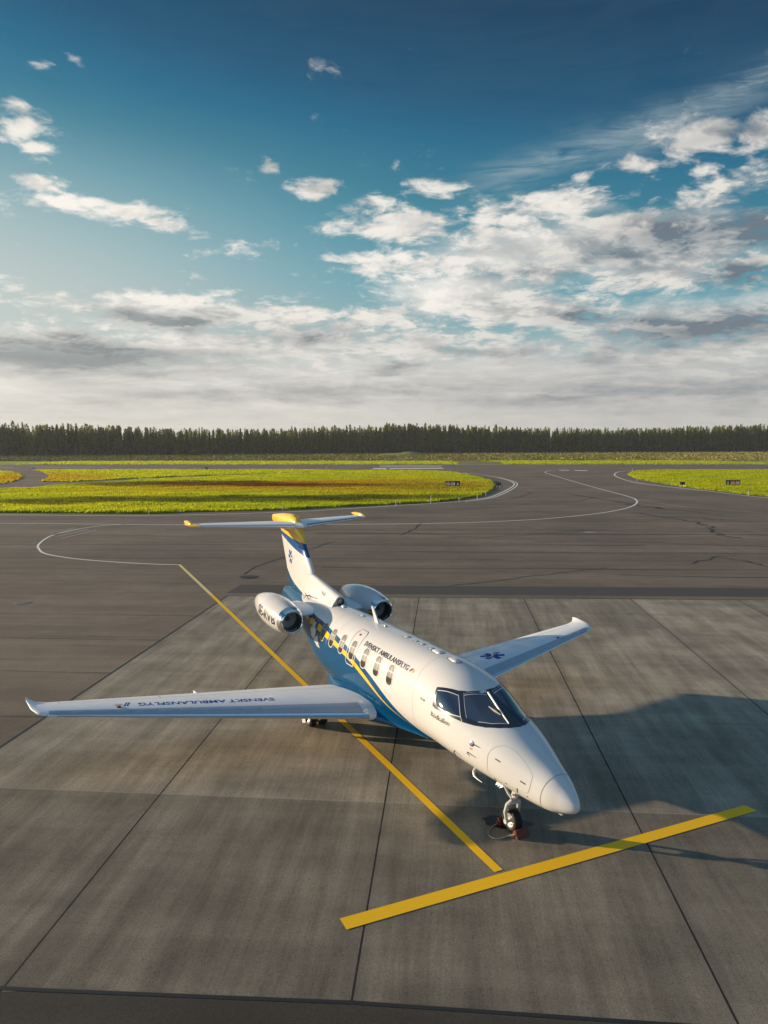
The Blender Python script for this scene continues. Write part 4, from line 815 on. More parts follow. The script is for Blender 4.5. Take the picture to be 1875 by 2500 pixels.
# wings
def naca(x, t_): return 5 * t_ * (.2969 * math.sqrt(max(x, 0)) - .126 * x - .3516 * x * x + .2843 * x ** 3 - .1036 * x ** 4)
WY = [.80, 1.16, 2.0, 4.0, 6.0, 7.4, 8.15, 8.38, 8.52, 8.60]
WLE = [6.09, 6.20, 6.46, 7.09, 7.72, 8.16, 8.395, 8.54, 8.86, 9.40]; WTE = [9.02, 9.04, 9.09, 9.20, 9.32, 9.40, 9.46, 9.52, 9.62, 9.72]
WZ = [1.09, 1.12, 1.19, 1.34, 1.49, 1.60, 1.655, 1.685, 1.73, 1.775]; WT_ = [.15, .15, .14, .13, .125, .12, .115, .10, .08, .05]
def wing_pt(y, x, upper=True):
    a_, b_, z_, t_ = (np.interp(y, WY, q) for q in (WLE, WTE, WZ, WT_)); c_ = b_ - a_
    cam_ = .018 * 4 * x * (1 - x) * c_; th = naca(x, t_) * c_
    return (a_ + x * c_, y, z_ + cam_ + (th if upper else -th) - .012 * x * c_)
def wing_top(sg): return lambda s, y, off: Vector(((lambda q: (q[0], sg * q[1], q[2] + off))(wing_pt(y, max(.001, min(1, (s - np.interp(y, WY, WLE)) / (np.interp(y, WY, WTE) - np.interp(y, WY, WLE))))))))
cx = [(1 - math.cos(math.pi * k / 22)) / 2 for k in range(23)]
ycut = sorted(set(list(np.linspace(.8, 8.15, 30)) + [8.2, 8.27, 8.33, 8.38, 8.43, 8.48, 8.52, 8.55, 8.58, 8.60]))
STAR = []
def star_polys(cx_, cy_, r_, fx=1.0, fy=1.0, w_=.43):
    out = []
    for k in range(6):
        q = R(60 * k); u_ = np.array([math.cos(q), math.sin(q)]); v_ = np.array([-u_[1], u_[0]]); hw = w_ * r_ / 2 * 1.05
        P_ = [v_ * hw + u_ * hw * .9, u_ * r_ + v_ * hw, u_ * r_ - v_ * hw, -v_ * hw + u_ * hw * .9, np.zeros(2)]
        out.append([(cx_ + p[0] * fx, cy_ + p[1] * fy) for p in P_])
    return out
for sg in (1, -1):
    V = []; F = []; prof = [(x, True) for x in cx[::-1]] + [(x, False) for x in cx[1:-1]]; n = len(prof)
    for y_ in ycut:
        for x, u in prof:
            q = wing_pt(y_, x, u); V.append(L(q[0], sg * q[1], q[2]))
    for i in range(len(ycut) - 1):
        for k in range(n): F.append((i * n + k, i * n + (k + 1) % n, (i + 1) * n + (k + 1) % n, (i + 1) * n + k))
    F += [tuple(range(n)), tuple((len(ycut) - 1) * n + k for k in range(n))]
    mb = MB(); mb.add(V, F); wg = mb.build('wing', M_WING, jet, True)
    # bare metal leading edge
    V = []; F = []; arc = [(x, True) for x in (.055, .035, .018, .006)] + [(0, True)] + [(x, False) for x in (.006, .018, .035, .055)]; yl = np.linspace(1.1, 8.2, 26); n = len(arc)
    for y_ in yl:
        for x, u in arc:
            q = wing_pt(y_, x, u); V.append(L(q[0] - .004 * (1 - x / .06), sg * q[1], q[2] + (.003 if u else -.003) * (x / .06)))
    for i in range(len(yl) - 1):
        for k in range(n - 1): F.append((i * n + k, i * n + k + 1, (i + 1) * n + k + 1, (i + 1) * n + k))
    mb = MB(); mb.add(V, F); mb.build('leading_edge', M_CHR, wg, True)
    WT2 = wing_top(sg)
    def chord(y_, x): return (float(np.interp(y_, WY, WLE) * (1 - x) + np.interp(y_, WY, WTE) * x), y_)
    lines = strip([chord(y_, .165) for y_ in np.linspace(1.15, 8.1, 20)], .012) + strip([chord(y_, .72) for y_ in np.linspace(1.2, 7.9, 20)], .014) + strip([chord(5.6, x) for x in (.73, .98)], .014) + strip([chord(3.2, x) for x in (.73, .98)], .012) + strip([chord(7.9, x) for x in (.73, .98)], .012)
    patch('panel_gap', lines, simple('wing_gap', (.20, .21, .22), .5), WT2, .003, wg, (.4, .4))
    dk = [chord(y_, .02) for y_ in np.linspace(1.2, 8.15, 16)] + [chord(y_, .163) for y_ in np.linspace(8.15, 1.2, 16)]
    n_ = 16; patch('deicing_band', [(dk[i], dk[i + 1], dk[31 - i - 1], dk[31 - i]) for i in range(n_ - 1)], m_gloss('grey_band', (.36, .40, .45), .42, 0), WT2, .009, wg, (.035, .4))
    bc = chord(6.63, .16 if sg > 0 else .02); bx = 8.30 if sg > 0 else 8.24
    mb = MB(); q = WT2(bx, 6.66, 0); mb.lathe([(-.01, .055), (.008, .055), (.02, .04), (.03, .014), (.031, .001)], L(*q), (0, 0, 1), 20); mb.build('beacon', M_RED, wg, True)
    # static wicks on the trailing edge
    mb = MB()
    for y_ in (5.9, 6.8, 7.6):
        q = wing_pt(y_, 1.0); mb.tube([L(q[0] - .01, sg * q[1], q[2]), L(q[0] + .13, sg * q[1], q[2] + .01)], .006, 5)
    mb.build('static_wick', M_INK, wg)
    # flap track fairings below
    mb = MB()
    for y_ in (2.6, 4.6):
        q = wing_pt(y_, .7, False); mb.lathe([(-.9, .001), (-.7, .05), (-.3, .085), (.2, .085), (.6, .05), (.9, .001)], L(q[0] + .15, sg * y_, q[2] - .03), (-1, 0, 0), 14)
    mb.build('flap_fairing', M_WING, wg, True)
    if sg > 0:
        swap = lambda fn: (lambda y, s, off: fn(s, y, off))
        o = lettering('SVENSKT AMBULANSFLYG', M_INKB, swap(WT2), .004, wg, 3.05, 7.70, 3.15, .745, .03, -.21, bold=.008, step=(.3, .1))
        patch('logo_mark', [[(8.56, 6.36), (8.56, 6.40), (8.30, 6.50), (8.30, 6.46)], [(8.58, 6.42), (8.58, 6.46), (8.32, 6.56), (8.32, 6.52)]], M_INKB, WT2, .004, wg, None)
        patch('logo_star', star_polys(8.46, 6.66, .09), simple('pale_gold', (.55, .46, .28), .4), WT2, .004, wg, None)
    else:
        em = patch('emblem', [[(a_, b_) for a_, b_ in P_] for P_ in star_polys(8.0, 3.93, .36)], M_INKB, WT2, .004, wg, (.1, .1))
        sn = [(8.0 + .30 * math.cos(R(60)) * u + .05 * math.sin(u * 5.2) * math.sin(R(60)), 3.93 + .30 * math.sin(R(60)) * u - .05 * math.sin(u * 5.2) * math.cos(R(60))) for u in np.linspace(-.8, .8, 22)]
        patch('emblem_snake', strip(sn, .028) + strip([(8.0 + .22 * u, 3.93 + .38 * u) for u in (-.6, .6)], .012), M_WHT2, WT2, .007, em, None)

# fin with its dorsal root
FZ = [2.60, 2.85, 3.10, 3.30, 3.48, 3.62, 3.80, 4.17, 4.66, 4.95]; FLE = [12.1, 12.2, 12.28, 12.34, 12.37, 12.40, 12.52, 12.87, 13.25, 13.50]; FTE = [14.60, 14.70, 14.79, 14.85, 14.92, 14.97, 15.06, 15.24, 15.47, 15.58]
def fin_pt(z, x, sg):
    a_, b_ = np.interp(z, FZ, FLE), np.interp(z, FZ, FTE); c_ = b_ - a_; return (a_ + x * c_, sg * naca(x, .115) * c_, z)
V = []; F = []; zl = np.linspace(2.6, 4.95, 30); prof = [(x, 1) for x in cx[::-1]] + [(x, -1) for x in cx[1:-1]]; n = len(prof)
for z_ in zl:
    for x, u in prof: V.append(L(*fin_pt(z_, x, u)))
for i in range(len(zl) - 1):
    for k in range(n): F.append((i * n + k, i * n + (k + 1) % n, (i + 1) * n + (k + 1) % n, (i + 1) * n + k))
F += [tuple(range(n)), tuple((len(zl) - 1) * n + k for k in range(n))]
mb = MB(); mb.add(V, F); fin = mb.build('tail_fin', M_LIV, jet, True)
FINS = lambda s, z, off: (lambda a_, b_: Vector((s, naca(max(0, min(1, (s - a_) / (b_ - a_))), .115) * (b_ - a_) + off, z)))(np.interp(z, FZ, FLE), np.interp(z, FZ, FTE))
patch('rudder_gap', strip([(float(np.interp(z_, FZ, FLE) * .30 + np.interp(z_, FZ, FTE) * .70), z_) for z_ in np.linspace(2.9, 4.6, 10)], .012), simple('fin_gap', (.42, .40, .38), .5), FINS, .004, fin, None)
em = patch('emblem', star_polys(14.30, 3.93, .25), M_INKB, FINS, .006, fin, None)
patch('bird_mark', [[(14.22, 3.90), (14.05, 3.97), (13.80, 3.965), (13.98, 3.93), (14.05, 3.88), (14.18, 3.80)], [(14.36, 4.02), (14.22, 3.98), (14.24, 3.86), (14.40, 3.84), (14.30, 3.92)]], simple('pale_emblem', (.45, .5, .6), .3), FINS, .009, em, None)
# dorsal intake root
V = []; F = []; DS = np.linspace(10.28, 12.75, 26); n = 24
for s_ in DS:
    q = (s_ - 10.28) / (12.75 - 10.28); tp = 3.275 + .37 * q; hw = .17 - .03 * q
    for k in range(n):
        a_ = math.pi * k / (n - 1); c_, v_ = math.cos(a_), math.sin(a_); flare = 1 + .75 * (1 - v_) ** 3
        V.append(L(s_ + (.16 * (1 - v_) if q < .02 else 0), hw * flare * math.copysign(abs(c_) ** .7, c_), 2.86 + (tp - 2.86) * abs(v_) ** .75))
for i in range(len(DS) - 1):
    for k in range(n - 1): F.append((i * n + k, i * n + k + 1, (i + 1) * n + k + 1, (i + 1) * n + k))
F.append(tuple(range(n))); mb = MB(); mb.add(V, F); dr = mb.build('dorsal_fairing', M_WHT2, jet, True)
mb = MB(); mb.lathe([(0, .115), (.012, .115), (.012, .09), (-.1, .085), (-.1, .001)], L(10.30, 0, 3.09), (1, 0, 0), 20); o = mb.build('air_intake', M_BLK, dr, True)
patch_side = lambda s, z, off: Vector((s, .165 - .03 * (s - 10.28) / 2.47 + off + .05 * max(0, (3.1 - z)) ** 1.5 * 4, z))
for k in range(3): patch('louvre', [[(11.10 + .10 * k, 3.12), (11.135 + .10 * k, 3.12), (11.19 + .10 * k, 3.27), (11.155 + .10 * k, 3.27)]], simple('louvre_dark', (.20, .18, .16), .5), patch_side, .022, dr, None)
mb = MB(); mb.tube([L(12.2, .0, 2.93), L(12.2, .34, 2.97), L(12.28, .42, 2.88)], .012, 6); mb.tube([L(11.6, .26, 2.98), L(12.2, .30, 2.955), L(12.55, .34, 2.92)], .010, 6); mb.tube([L(12.1, .30, 2.85), L(12.35, .34, 3.03)], .012, 6); mb.build('static_wick', M_INK, jet)
# yellow fairing at the top of the fin
SS_ = np.linspace(13.18, 16.40, 60); bt = [13.18, 13.3, 13.55, 13.79, 14.14, 14.7, 15.3, 16.0, 16.3, 16.40]; bz1 = [4.62, 4.78, 5.06, 5.30, 5.405, 5.40, 5.36, 5.28, 5.24, 5.18]; bz0 = [4.50, 4.52, 4.60, 4.66, 4.72, 4.76, 4.80, 4.93, 5.0, 5.08]; bw = [.02, .07, .12, .155, .185, .20, .175, .10, .06, .015]
V = []; F = []; n = 28
for s_ in SS_:
    t_, b_, w_ = np.interp(s_, bt, bz1), np.interp(s_, bt, bz0), np.interp(s_, bt, bw); zc = (t_ + b_) / 2
    for k in range(n):
        q = 2 * math.pi * k / n; V.append(L(s_, w_ * math.copysign(abs(math.cos(q)) ** .8, math.cos(q)), zc + (t_ - b_) / 2 * math.copysign(abs(math.sin(q)) ** .8, math.sin(q))))
for i in range(len(SS_) - 1):
    for k in range(n): F.append((i * n + k, i * n + (k + 1) % n, (i + 1) * n + (k + 1) % n, (i + 1) * n + k))
F += [tuple(range(n)), tuple((len(SS_) - 1) * n + k for k in range(n))]
mb = MB(); mb.add(V, F); mb.build('tail_fairing', M_YELP, jet, True)
# tailplane
TY = [0.0, .15, 3.05, 3.25, 3.36]; TLE = [13.25, 13.38, 15.02, 15.22, 15.45]; TTE = [15.42, 15.44, 16.0, 16.04, 16.0]
tp_ = None
for sg in (1, -1):
    V = []; F = []; yl = [0, .15, .8, 1.5, 2.2, 3.05]; prof = [(x, 1) for x in cx[::-1]] + [(x, -1) for x in cx[1:-1]]; n = len(prof)
    def tpt(y_, x, u): a_, b_ = np.interp(y_, TY, TLE), np.interp(y_, TY, TTE); c_ = b_ - a_; return L(a_ + x * c_, sg * y_, 5.07 + u * naca(x, .10) * c_)
    for y_ in yl: V += [tpt(y_, x, u) for x, u in prof]
    for i in range(len(yl) - 1):
        for k in range(n): F.append((i * n + k, i * n + (k + 1) % n, (i + 1) * n + (k + 1) % n, (i + 1) * n + k))
    F += [tuple(range(n)), tuple((len(yl) - 1) * n + k for k in range(n))]
    mb = MB(); mb.add(V, F); tpn = mb.build('tailplane', M_WING, jet, True)
    V = []; F = []; yl = [3.055, 3.25, 3.34, 3.37]
    for j, y_ in enumerate(yl):
        k_ = [1, 1, .7, .15][j]
        for x, u in prof:
            a_, b_ = np.interp(y_, TY, TLE), np.interp(y_, TY, TTE); c_ = b_ - a_; V.append(L(a_ + x * c_, sg * y_, 5.07 + u * k_ * naca(x, .11) * c_))
    for i in range(len(yl) - 1):
        for k in range(n): F.append((i * n + k, i * n + (k + 1) % n, (i + 1) * n + (k + 1) % n, (i + 1) * n + k))
    F += [tuple(range(n)), tuple((len(yl) - 1) * n + k for k in range(n))]
    mb = MB(); mb.add(V, F); mb.lathe([(-.42, .001), (-.34, .045), (-.1, .075), (.25, .075), (.5, .05), (.72, .001)], L(15.75, sg * 3.25, 5.12), (-1, 0, 0), 14); mb.build('yellow_tip', M_YELP, tpn, True)
    V = []; F = []; arc = [(x, 1) for x in (.05, .03, .012, .003)] + [(0, 1)] + [(x, -1) for x in (.003, .012, .03, .05)]; yl = [.2, 1.5, 3.04]
    for y_ in yl:
        for x, u in arc: q = tpt(y_, x, u); V.append((q[0] + .004, q[1], q[2] + u * .002))
    for i in range(2):
        for k in range(len(arc) - 1): F.append((i * 9 + k, i * 9 + k + 1, (i + 1) * 9 + k + 1, (i + 1) * 9 + k))
    mb = MB(); mb.add(V, F); mb.build('leading_edge', M_CHR, tpn, True)

# engines
NP = [(10.42, .325), (10.45, .362), (10.54, .398), (10.75, .44), (11.1, .485), (11.5, .505), (11.9, .495), (12.3, .455), (12.65, .39), (12.95, .32), (13.2, .24)]
def nac_r(s): return float(np.interp(s, *zip(*NP)))
def nac_axis(s, sg): return Vector((s, sg * (1.50 + .02 * (s - 10.4) / 3), 2.615 + .048 * (s - 10.4)))
NPs = [(s_, spl(s_, [q[0] for q in NP], [q[1] for q in NP])) for s_ in np.linspace(10.62, 13.2, 40)]
for sg in (1, -1):
    a0 = nac_axis(10.4, sg); a1 = nac_axis(13.35, sg); o0 = Vector(L(*a0)); ax = (Vector(L(*a1)) - o0).normalized()
    mb = MB(); mb.lathe([(s_ - 10.4, r_) for s_, r_ in NPs] + [(2.78, .22), (2.5, .21)], o0, ax, 56); nac = mb.build('engine', M_WHT2, jet, True)
    lipp = [(s_ - 10.4, spl(s_, [q[0] for q in NP], [q[1] for q in NP]) + .003) for s_ in (10.625, 10.56, 10.50)] + [(.06, .374), (.025, .350), (.006, .330), (0, .316), (.006, .304), (.03, .291), (.08, .282), (.14, .279)]
    mb = MB(); mb.lathe(lipp, o0, ax, 56); mb.build('intake_lip', M_CHR, nac, True)
    mb = MB(); mb.lathe([(.135, .279), (.5, .276), (.56, .276), (.56, .03)], o0, ax, 48); mb.build('intake_duct', simple('duct', (.05, .05, .055), .4, .3), nac, True)
    mb = MB(); x_ = ax.cross(Vector((0, 0, 1))).normalized(); y_ = ax.cross(x_)
    for k in range(22):
        V = []
        for r_, tw, wd in ((.07, .9, .03), (.18, .75, .042), (.272, .55, .046)):
            q = 2 * math.pi * k / 22; e_ = x_ * math.cos(q) + y_ * math.sin(q); f_ = -x_ * math.sin(q) + y_ * math.cos(q); d_ = f_ * math.cos(tw) + ax * math.sin(tw) * .8
            V += [o0 + ax * .44 + e_ * r_ - d_ * wd, o0 + ax * .44 + e_ * r_ + d_ * wd]
        mb.add(V, [(0, 1, 3, 2), (2, 3, 5, 4)])
    fan = mb.build('fan', M_FAN, nac)
    mb = MB(); mb.lathe([(.27, .001), (.29, .022), (.36, .055), (.45, .08), (.5, .085)], o0, ax, 24); 
    mb.build('spinner', simple('spinner_grey', (.20, .20, .21), .35, .5), nac, True)
    mb = MB(); mb.lathe([(2.77, .215), (2.85, .175), (2.85, .165), (2.5, .16), (2.5, .001)], o0, ax, 32); mb.build('exhaust', M_ALU, nac, True)
    def nfn(s, h, off, sg=sg):
        c_ = nac_axis(s, sg); r_ = float(spl(s, [q[0] for q in NP], [q[1] for q in NP])) + off; a_ = max(-1, min(1, h / r_)); an = math.asin(a_); return c_ + Vector((0, sg * math.cos(an) * r_, math.sin(an) * r_))
    seam = []
    for s_ in (11.12, 12.35): seam += strip([(s_, h) for h in np.linspace(-.42, .42, 14)], .010)
    patch('panel_gap', seam, simple('cowl_gap', (.45, .43, .40), .5), nfn, .003, nac, None)
    if sg > 0: lettering('SE-RVB', M_INK, nfn, .004, nac, 12.12, -.06, -1.40, -.06, 0, .27, step=(.15, .08), bold=.03)
    else: lettering('SE-RVB', M_INK, nfn, .004, nac, 10.72, -.10, 1.40, .04, 0, .27, step=(.15, .08), bold=.03)
    # pylon
    V = []; F = []; yl = [.45, .75, 1.05]; px = [x for x in cx]
    prof = [(x, 1) for x in cx[::-1]] + [(x, -1) for x in cx[1:-1]]; n = len(prof)
    for y_ in yl:
        for x, u in prof: V.append(L(10.95 + .05 * (1.05 - y_) + x * 1.75, sg * y_, 2.66 + .05 * x + u * naca(x, .14) * 1.6))
    for i in range(2):
        for k in range(n): F.append((i * n + k, i * n + (k + 1) % n, (i + 1) * n + (k + 1) % n, (i + 1) * n + k))
    F += [tuple(range(n)), tuple(2 * n + k for k in range(n))]; mb = MB(); mb.add(V, F); mb.build('engine_pylon', M_WING, jet, True)

# landing gear
def wheel(parent, c, r_, w_, name='wheel'):
    """tyre and rim on an axle across the aircraft"""
    o0 = Vector(L(*c)); q = w_ / 2; tr = r_ * .60
    prof = [(-q * .80, tr), (-q * .97, tr + (r_ - tr) * .35), (-q, r_ * .82), (-q * .86, r_ * .94), (-q * .62, r_ * .988)]
    for gx in (-.42, -.14, .14, .42): prof += [(q * (gx - .045), r_), (q * (gx - .03), r_ - .010), (q * (gx + .03), r_ - .010), (q * (gx + .045), r_)]
    prof += [(q * .62, r_ * .988), (q * .86, r_ * .94), (q, r_ * .82), (q * .97, tr + (r_ - tr) * .35), (q * .80, tr)]
    mb = MB(); mb.lathe(prof, o0, (0, -1, 0), 48); t_ = mb.build('tyre', M_TYRE, parent, True)
    mb = MB(); mb.lathe([(-q * .80, tr + .004), (-q * .70, tr * .93), (-q * .55, tr * .80), (-q * .35, tr * .55), (-q * .30, tr * .36), (-q * .75, tr * .30), (-q * .8, tr * .2), (-q * .8, .001)], o0, (0, -1, 0), 32); mb.lathe([(q * .80, tr + .004), (q * .70, tr * .93), (q * .55, tr * .80), (q * .35, tr * .55), (q * .30, tr * .36), (q * .75, tr * .30), (q * .8, tr * .2), (q * .8, .001)], o0, (0, -1, 0), 32)
    for k in range(8):
        a_ = 2 * math.pi * k / 8; mb.lathe([(0, .012), (.02, .012), (.02, .001)], o0 + Vector((math.cos(a_) * tr * .66, -q * .52, math.sin(a_) * tr * .66)), (0, -1, 0), 6)
    mb.build('rim', M_RIM, parent, True); return t_
NS, NYY = 1.85, 0.0
mb = MB(); mb.tube([L(NS - .05, 0, 1.15), L(NS, 0, .72)], [.055, .055], 16); mb.tube([L(NS, 0, .74), L(NS + .02, 0, .60)], [.04, .04], 14)
mb.tube([L(NS + .02, -.14, .60), L(NS + .02, .14, .60)], .045, 12)
for sg in (1, -1):
    mb.tube([L(NS, sg * .05, .66), L(NS + .03, sg * .145, .58), L(NS + .07, sg * .165, .42), L(NS + .05, sg * .15, .225)], [.045, .045, .038, .030], 10); mb.tube([L(NS + .05, sg * .12, .225), L(NS + .05, sg * .185, .225)], .05, 14)
    mb.tube([L(NS + .24, sg * .09, .93), L(NS + .12, sg * .07, .78), L(NS + .02, sg * .05, .70)], [.022, .026, .022], 8)
mb.tube([L(NS + .30, .12, .95), L(NS + .30, -.12, .95)], .028, 8); mb.tube([L(NS + .55, 0, 1.1), L(NS + .28, 0, .93)], .03, 8); mb.box(L(NS - .09, .03, .82), (.09, .10, .12), bev=.02); mb.tube([L(NS - .12, .10, .84), L(NS - .13, .16, .88)], .018, 8)
ng = mb.build('nose_gear', M_STRUT, jet, True); wheel(ng, (NS + .05, 0, .235), .235, .20)
mb = MB(); mb.lathe([(0, .05), (.045, .05), (.05, .04), (.05, .001)], L(NS - .1, .0, .92), (1, 0, -.1), 16); mb.build('taxi_lamp', M_CHR, ng, True)
for sg in (1, -1):
    mb = MB(); mb.tube([L(8.55, sg * 1.55, 1.15), L(8.62, sg * 1.42, .72)], [.085, .07], 14); mb.tube([L(8.62, sg * 1.40, .75), L(8.98, sg * 1.38, .30)], [.07, .06], 12); mb.tube([L(8.60, sg * 1.45, .95), L(8.93, sg * 1.40, .48)], [.035, .03], 10)
    mb.tube([L(8.98, sg * 1.12, .30), L(8.98, sg * 1.64, .30)], .05, 12); mb.tube([L(8.5, sg * .8, .75), L(8.62, sg * 1.40, .82)], .035, 8)
    mg = mb.build('main_gear', M_STRUT, jet, True)
    for y_ in (1.22, 1.545): wheel(mg, (8.98, sg * y_, .30), .30, .20)
    V = [L(8.38, sg * 1.76, 1.10), L(8.86, sg * 1.74, 1.12), L(8.92, sg * 1.83, .52), L(8.72, sg * 1.86, .30), L(8.48, sg * 1.86, .34), L(8.36, sg * 1.82, .62)]; V2 = [(x, y - (-.03 * sg), z) for x, y, z in V]; n = 6
    mb = MB(); mb.add(V + V2, [tuple(range(6)), tuple(range(6, 12))[::-1]] + [(i, (i + 1) % 6, 6 + (i + 1) % 6, 6 + i) for i in range(6)]); gd = mb.build('gear_door', M_BLUP, mg)
    mb = MB(); mb.box(L(8.60, sg * 1.885, .36), (.26, .02, .16), Matrix.Rotation(R(-20), 3, 'Y'), bev=.004); mb.build('door_plate', M_WHT2, gd)

# ------------------------------------------------------------------ chocks, rope, stain, manholes
def chock(x, y, rz, label, w_=.30):
    V = [(-w_ / 2, -.10, 0), (w_ / 2, -.10, 0), (w_ / 2, .10, 0), (-w_ / 2, .10, 0), (-w_ / 2, -.085, .10), (w_ / 2, -.085, .10), (w_ / 2, .015, .155), (-w_ / 2, .015, .155), (w_ / 2, -.03, .15), (-w_ / 2, -.03, .15)]
    bm = bmesh.new(); vs = [bm.verts.new(v) for v in V]
    for f in ((0, 3, 2, 1), (0, 1, 5, 4), (4, 5, 8, 9), (9, 8, 6, 7), (7, 6, 2, 3), (0, 4, 9, 7, 3), (1, 2, 6, 8, 5)): bm.faces.new([vs[i] for i in f])
    bmesh.ops.bevel(bm, geom=bm.edges[:], offset=.010, segments=2, affect='EDGES'); bmesh.ops.recalc_face_normals(bm, faces=bm.faces)
    me = bpy.data.meshes.new('wheel_chock'); bm.to_mesh(me); bm.free()
    m, t, b = mat('worn_red_paint', rough=.6); p = objc(t); t.put(b.inputs['Base Color'], t.mix(t.step(t.noise(p, 22, 5, .7), .52, .68), (.13, .016, .010), (.06, .024, .016))); me.materials.append(m)
    o = link('wheel_chock', me); o.location = (x, y, .011); o.rotation_euler = (0, 0, rz); tag(o, label, 'wheel chock', 'red chocks at the nose wheel')
    for sx_ in (-1, 1):
        mb = MB(); mb.lathe([(0, .026), (.012, .026), (.012, .012), (0, .012)], (sx_ * w_ / 2, 0, .075), (sx_, 0, 0), 14, closed=True); mb.build('rope_eye', M_ALU, o, True)
    return o
AX = -YAW
nw = Vector((2.6, 14.19, 0))
nose_w = Vector((3.476, 12.530, 0)) - FWD * (NS + .05)
cf = nose_w + FWD * .29; cb = nose_w - FWD * .29
chock(cf.x, cf.y, YAW + math.pi / 2 + math.pi, 'red chock in front of the nose wheel, on the side of the nose tip')
chock(cb.x, cb.y, YAW + math.pi / 2, 'red chock behind the nose wheel, on the side of the cabin')
stv = Vector((math.sin(YAW), -math.cos(YAW), 0))
pa = cb + stv * .16; pb = cf + stv * .16
mb = MB(); rp = smooth_line([(pa.x, pa.y, .085), (2.36, 14.44, .04), (2.2, 14.30, .024), (2.10, 14.10, .024), (2.09, 13.97, .024), (2.17, 13.86, .024), (2.31, 13.84, .024), (2.46, 13.93, .03), (pb.x, pb.y, .085)], 6)
mb.tube([tuple(p) for p in rp], .014, 8); m_r, t_, b_ = mat('rope_fibre', rough=.9); t_.put(b_.inputs['Base Color'], t_.mix(t_.noise(objc(t_), 60, 2), (.20, .17, .12), (.34, .29, .21)))
o = mb.build('chock_rope', m_r, None, True); tag(o, 'thin tan rope lying in a loop between the two red chocks', 'rope')
# dark ring of oil under the nose wheel
P_ = []; c0_ = np.array([2.52, 14.49])
for k in range(40):
    q = 2 * math.pi * k / 40; r_ = 1 + .10 * math.sin(3 * q + 1) + .06 * math.sin(7 * q); P_.append((c0_[0] + .50 * r_ * math.cos(q) * math.cos(-.2) - .24 * r_ * math.sin(q) * math.sin(-.2), c0_[1] + .50 * r_ * math.cos(q) * math.sin(-.2) + .24 * r_ * math.sin(q) * math.cos(-.2)))
sheet('oil_stain', P_, .0145, simple('oil', (.012, .011, .010), .5))
def manhole(x, y, r_, m, lab, z=.012):
    mb = MB(); mb.lathe([(0, r_), (.006, r_), (.008, r_ * .97), (.008, r_ * .86), (.004, r_ * .85), (.004, r_ * .82), (.009, r_ * .81), (.010, .001)], (x, y, z), (0, 0, 1), 32)
    for k in range(-3, 4): mb.box((x + k * r_ * .2, y, z + .011), (r_ * .06, r_ * 1.2 * math.sqrt(1 - (k * .22) ** 2), .004))
    o = mb.build('manhole_cover', m); tag(o, lab, 'manhole cover')
M_IRON = simple('cast_iron', (.045, .040, .036), .6, .3); M_PALE = simple('pale_iron', (.22, .20, .17), .7)
manhole(-7.97, 42.5, .55, M_IRON, 'dark round manhole cover in the asphalt behind the tail fin')
manhole(18.11, 63.8, .6, M_PALE, 'pale round manhole cover far out on the taxiway right of the jet')
manhole(-17.95, 35.7, .42, M_PALE, 'pale manhole cover in the asphalt at the left edge of the photo')

# ------------------------------------------------------------------ signs, lights, markers out on the field
def sign(x, y, label, order):
    r0 = empty('taxiway_sign', (x, y, .03)); tag(r0, label, 'airport sign')
    mb = MB(); mb.box((0, 0, .62), (2.65, .22, .92), bev=.03); mb.build('cabinet', simple('sign_case', (.05, .05, .05), .5), r0)
    mb = MB()
    for x_ in (-.95, .95): mb.box((x_, 0, .08), (.09, .12, .18)); mb.box((x_, 0, .012), (.3, .3, .02))
    mb.build('leg', M_ALU, r0)
    def face(x0, x1, c, nm):
        mb = MB(); mb.box(((x0 + x1) / 2, -.116, .62), (x1 - x0, .008, .80)); return mb.build(nm, mat('sign_' + nm, c, .4)[0], r0)
    def txt(s_, x0, w_, c, par):
        bm = text_bm(s_, x0, .36, w_, 0, 0, .46, bold=.03)
        for v in bm.verts: v.co = Vector((v.co.x, -.124, v.co.y))
        me = bpy.data.meshes.new('lettering'); bm.to_mesh(me); bm.free(); ml, tl, bl = mat('sign_letters', c, .4); bl.inputs['Emission Color'].default_value = (*c, 1); bl.inputs['Emission Strength'].default_value = .03; me.materials.append(ml); link('lettering', me, par)
    red, blk, wht, yel_ = (.34, .012, .014), (.012, .012, .014), (.85, .82, .78), (.85, .68, .34)
    if order == 0:
        f1 = face(-1.29, .52, red, 'red_panel'); f2 = face(.525, 1.29, blk, 'black_panel'); txt('10-28', -1.16, 1.58, wht, f1); txt('A', .68, .46, wht, f2)
    else:
        f2 = face(-1.29, -.53, blk, 'black_panel'); f1 = face(-.525, 1.29, red, 'red_panel'); txt('A', -1.14, .46, yel_, f2); txt('10-28', -.36, 1.50, wht, f1)
    mb = MB(); mb.box((-1.305, -.118, .62), (.022, .01, .84)); mb.box((1.305, -.118, .62), (.022, .01, .84)); mb.build('edge_strip', simple('sign_edge', (.6, .58, .52), .5), r0)
sign(12.2, 129.9, 'low red and black sign 10-28 A on the big grass island', 0)
sign(62.75, 131.5, 'low black and red sign A 10-28 on the grass island at the right', 1)
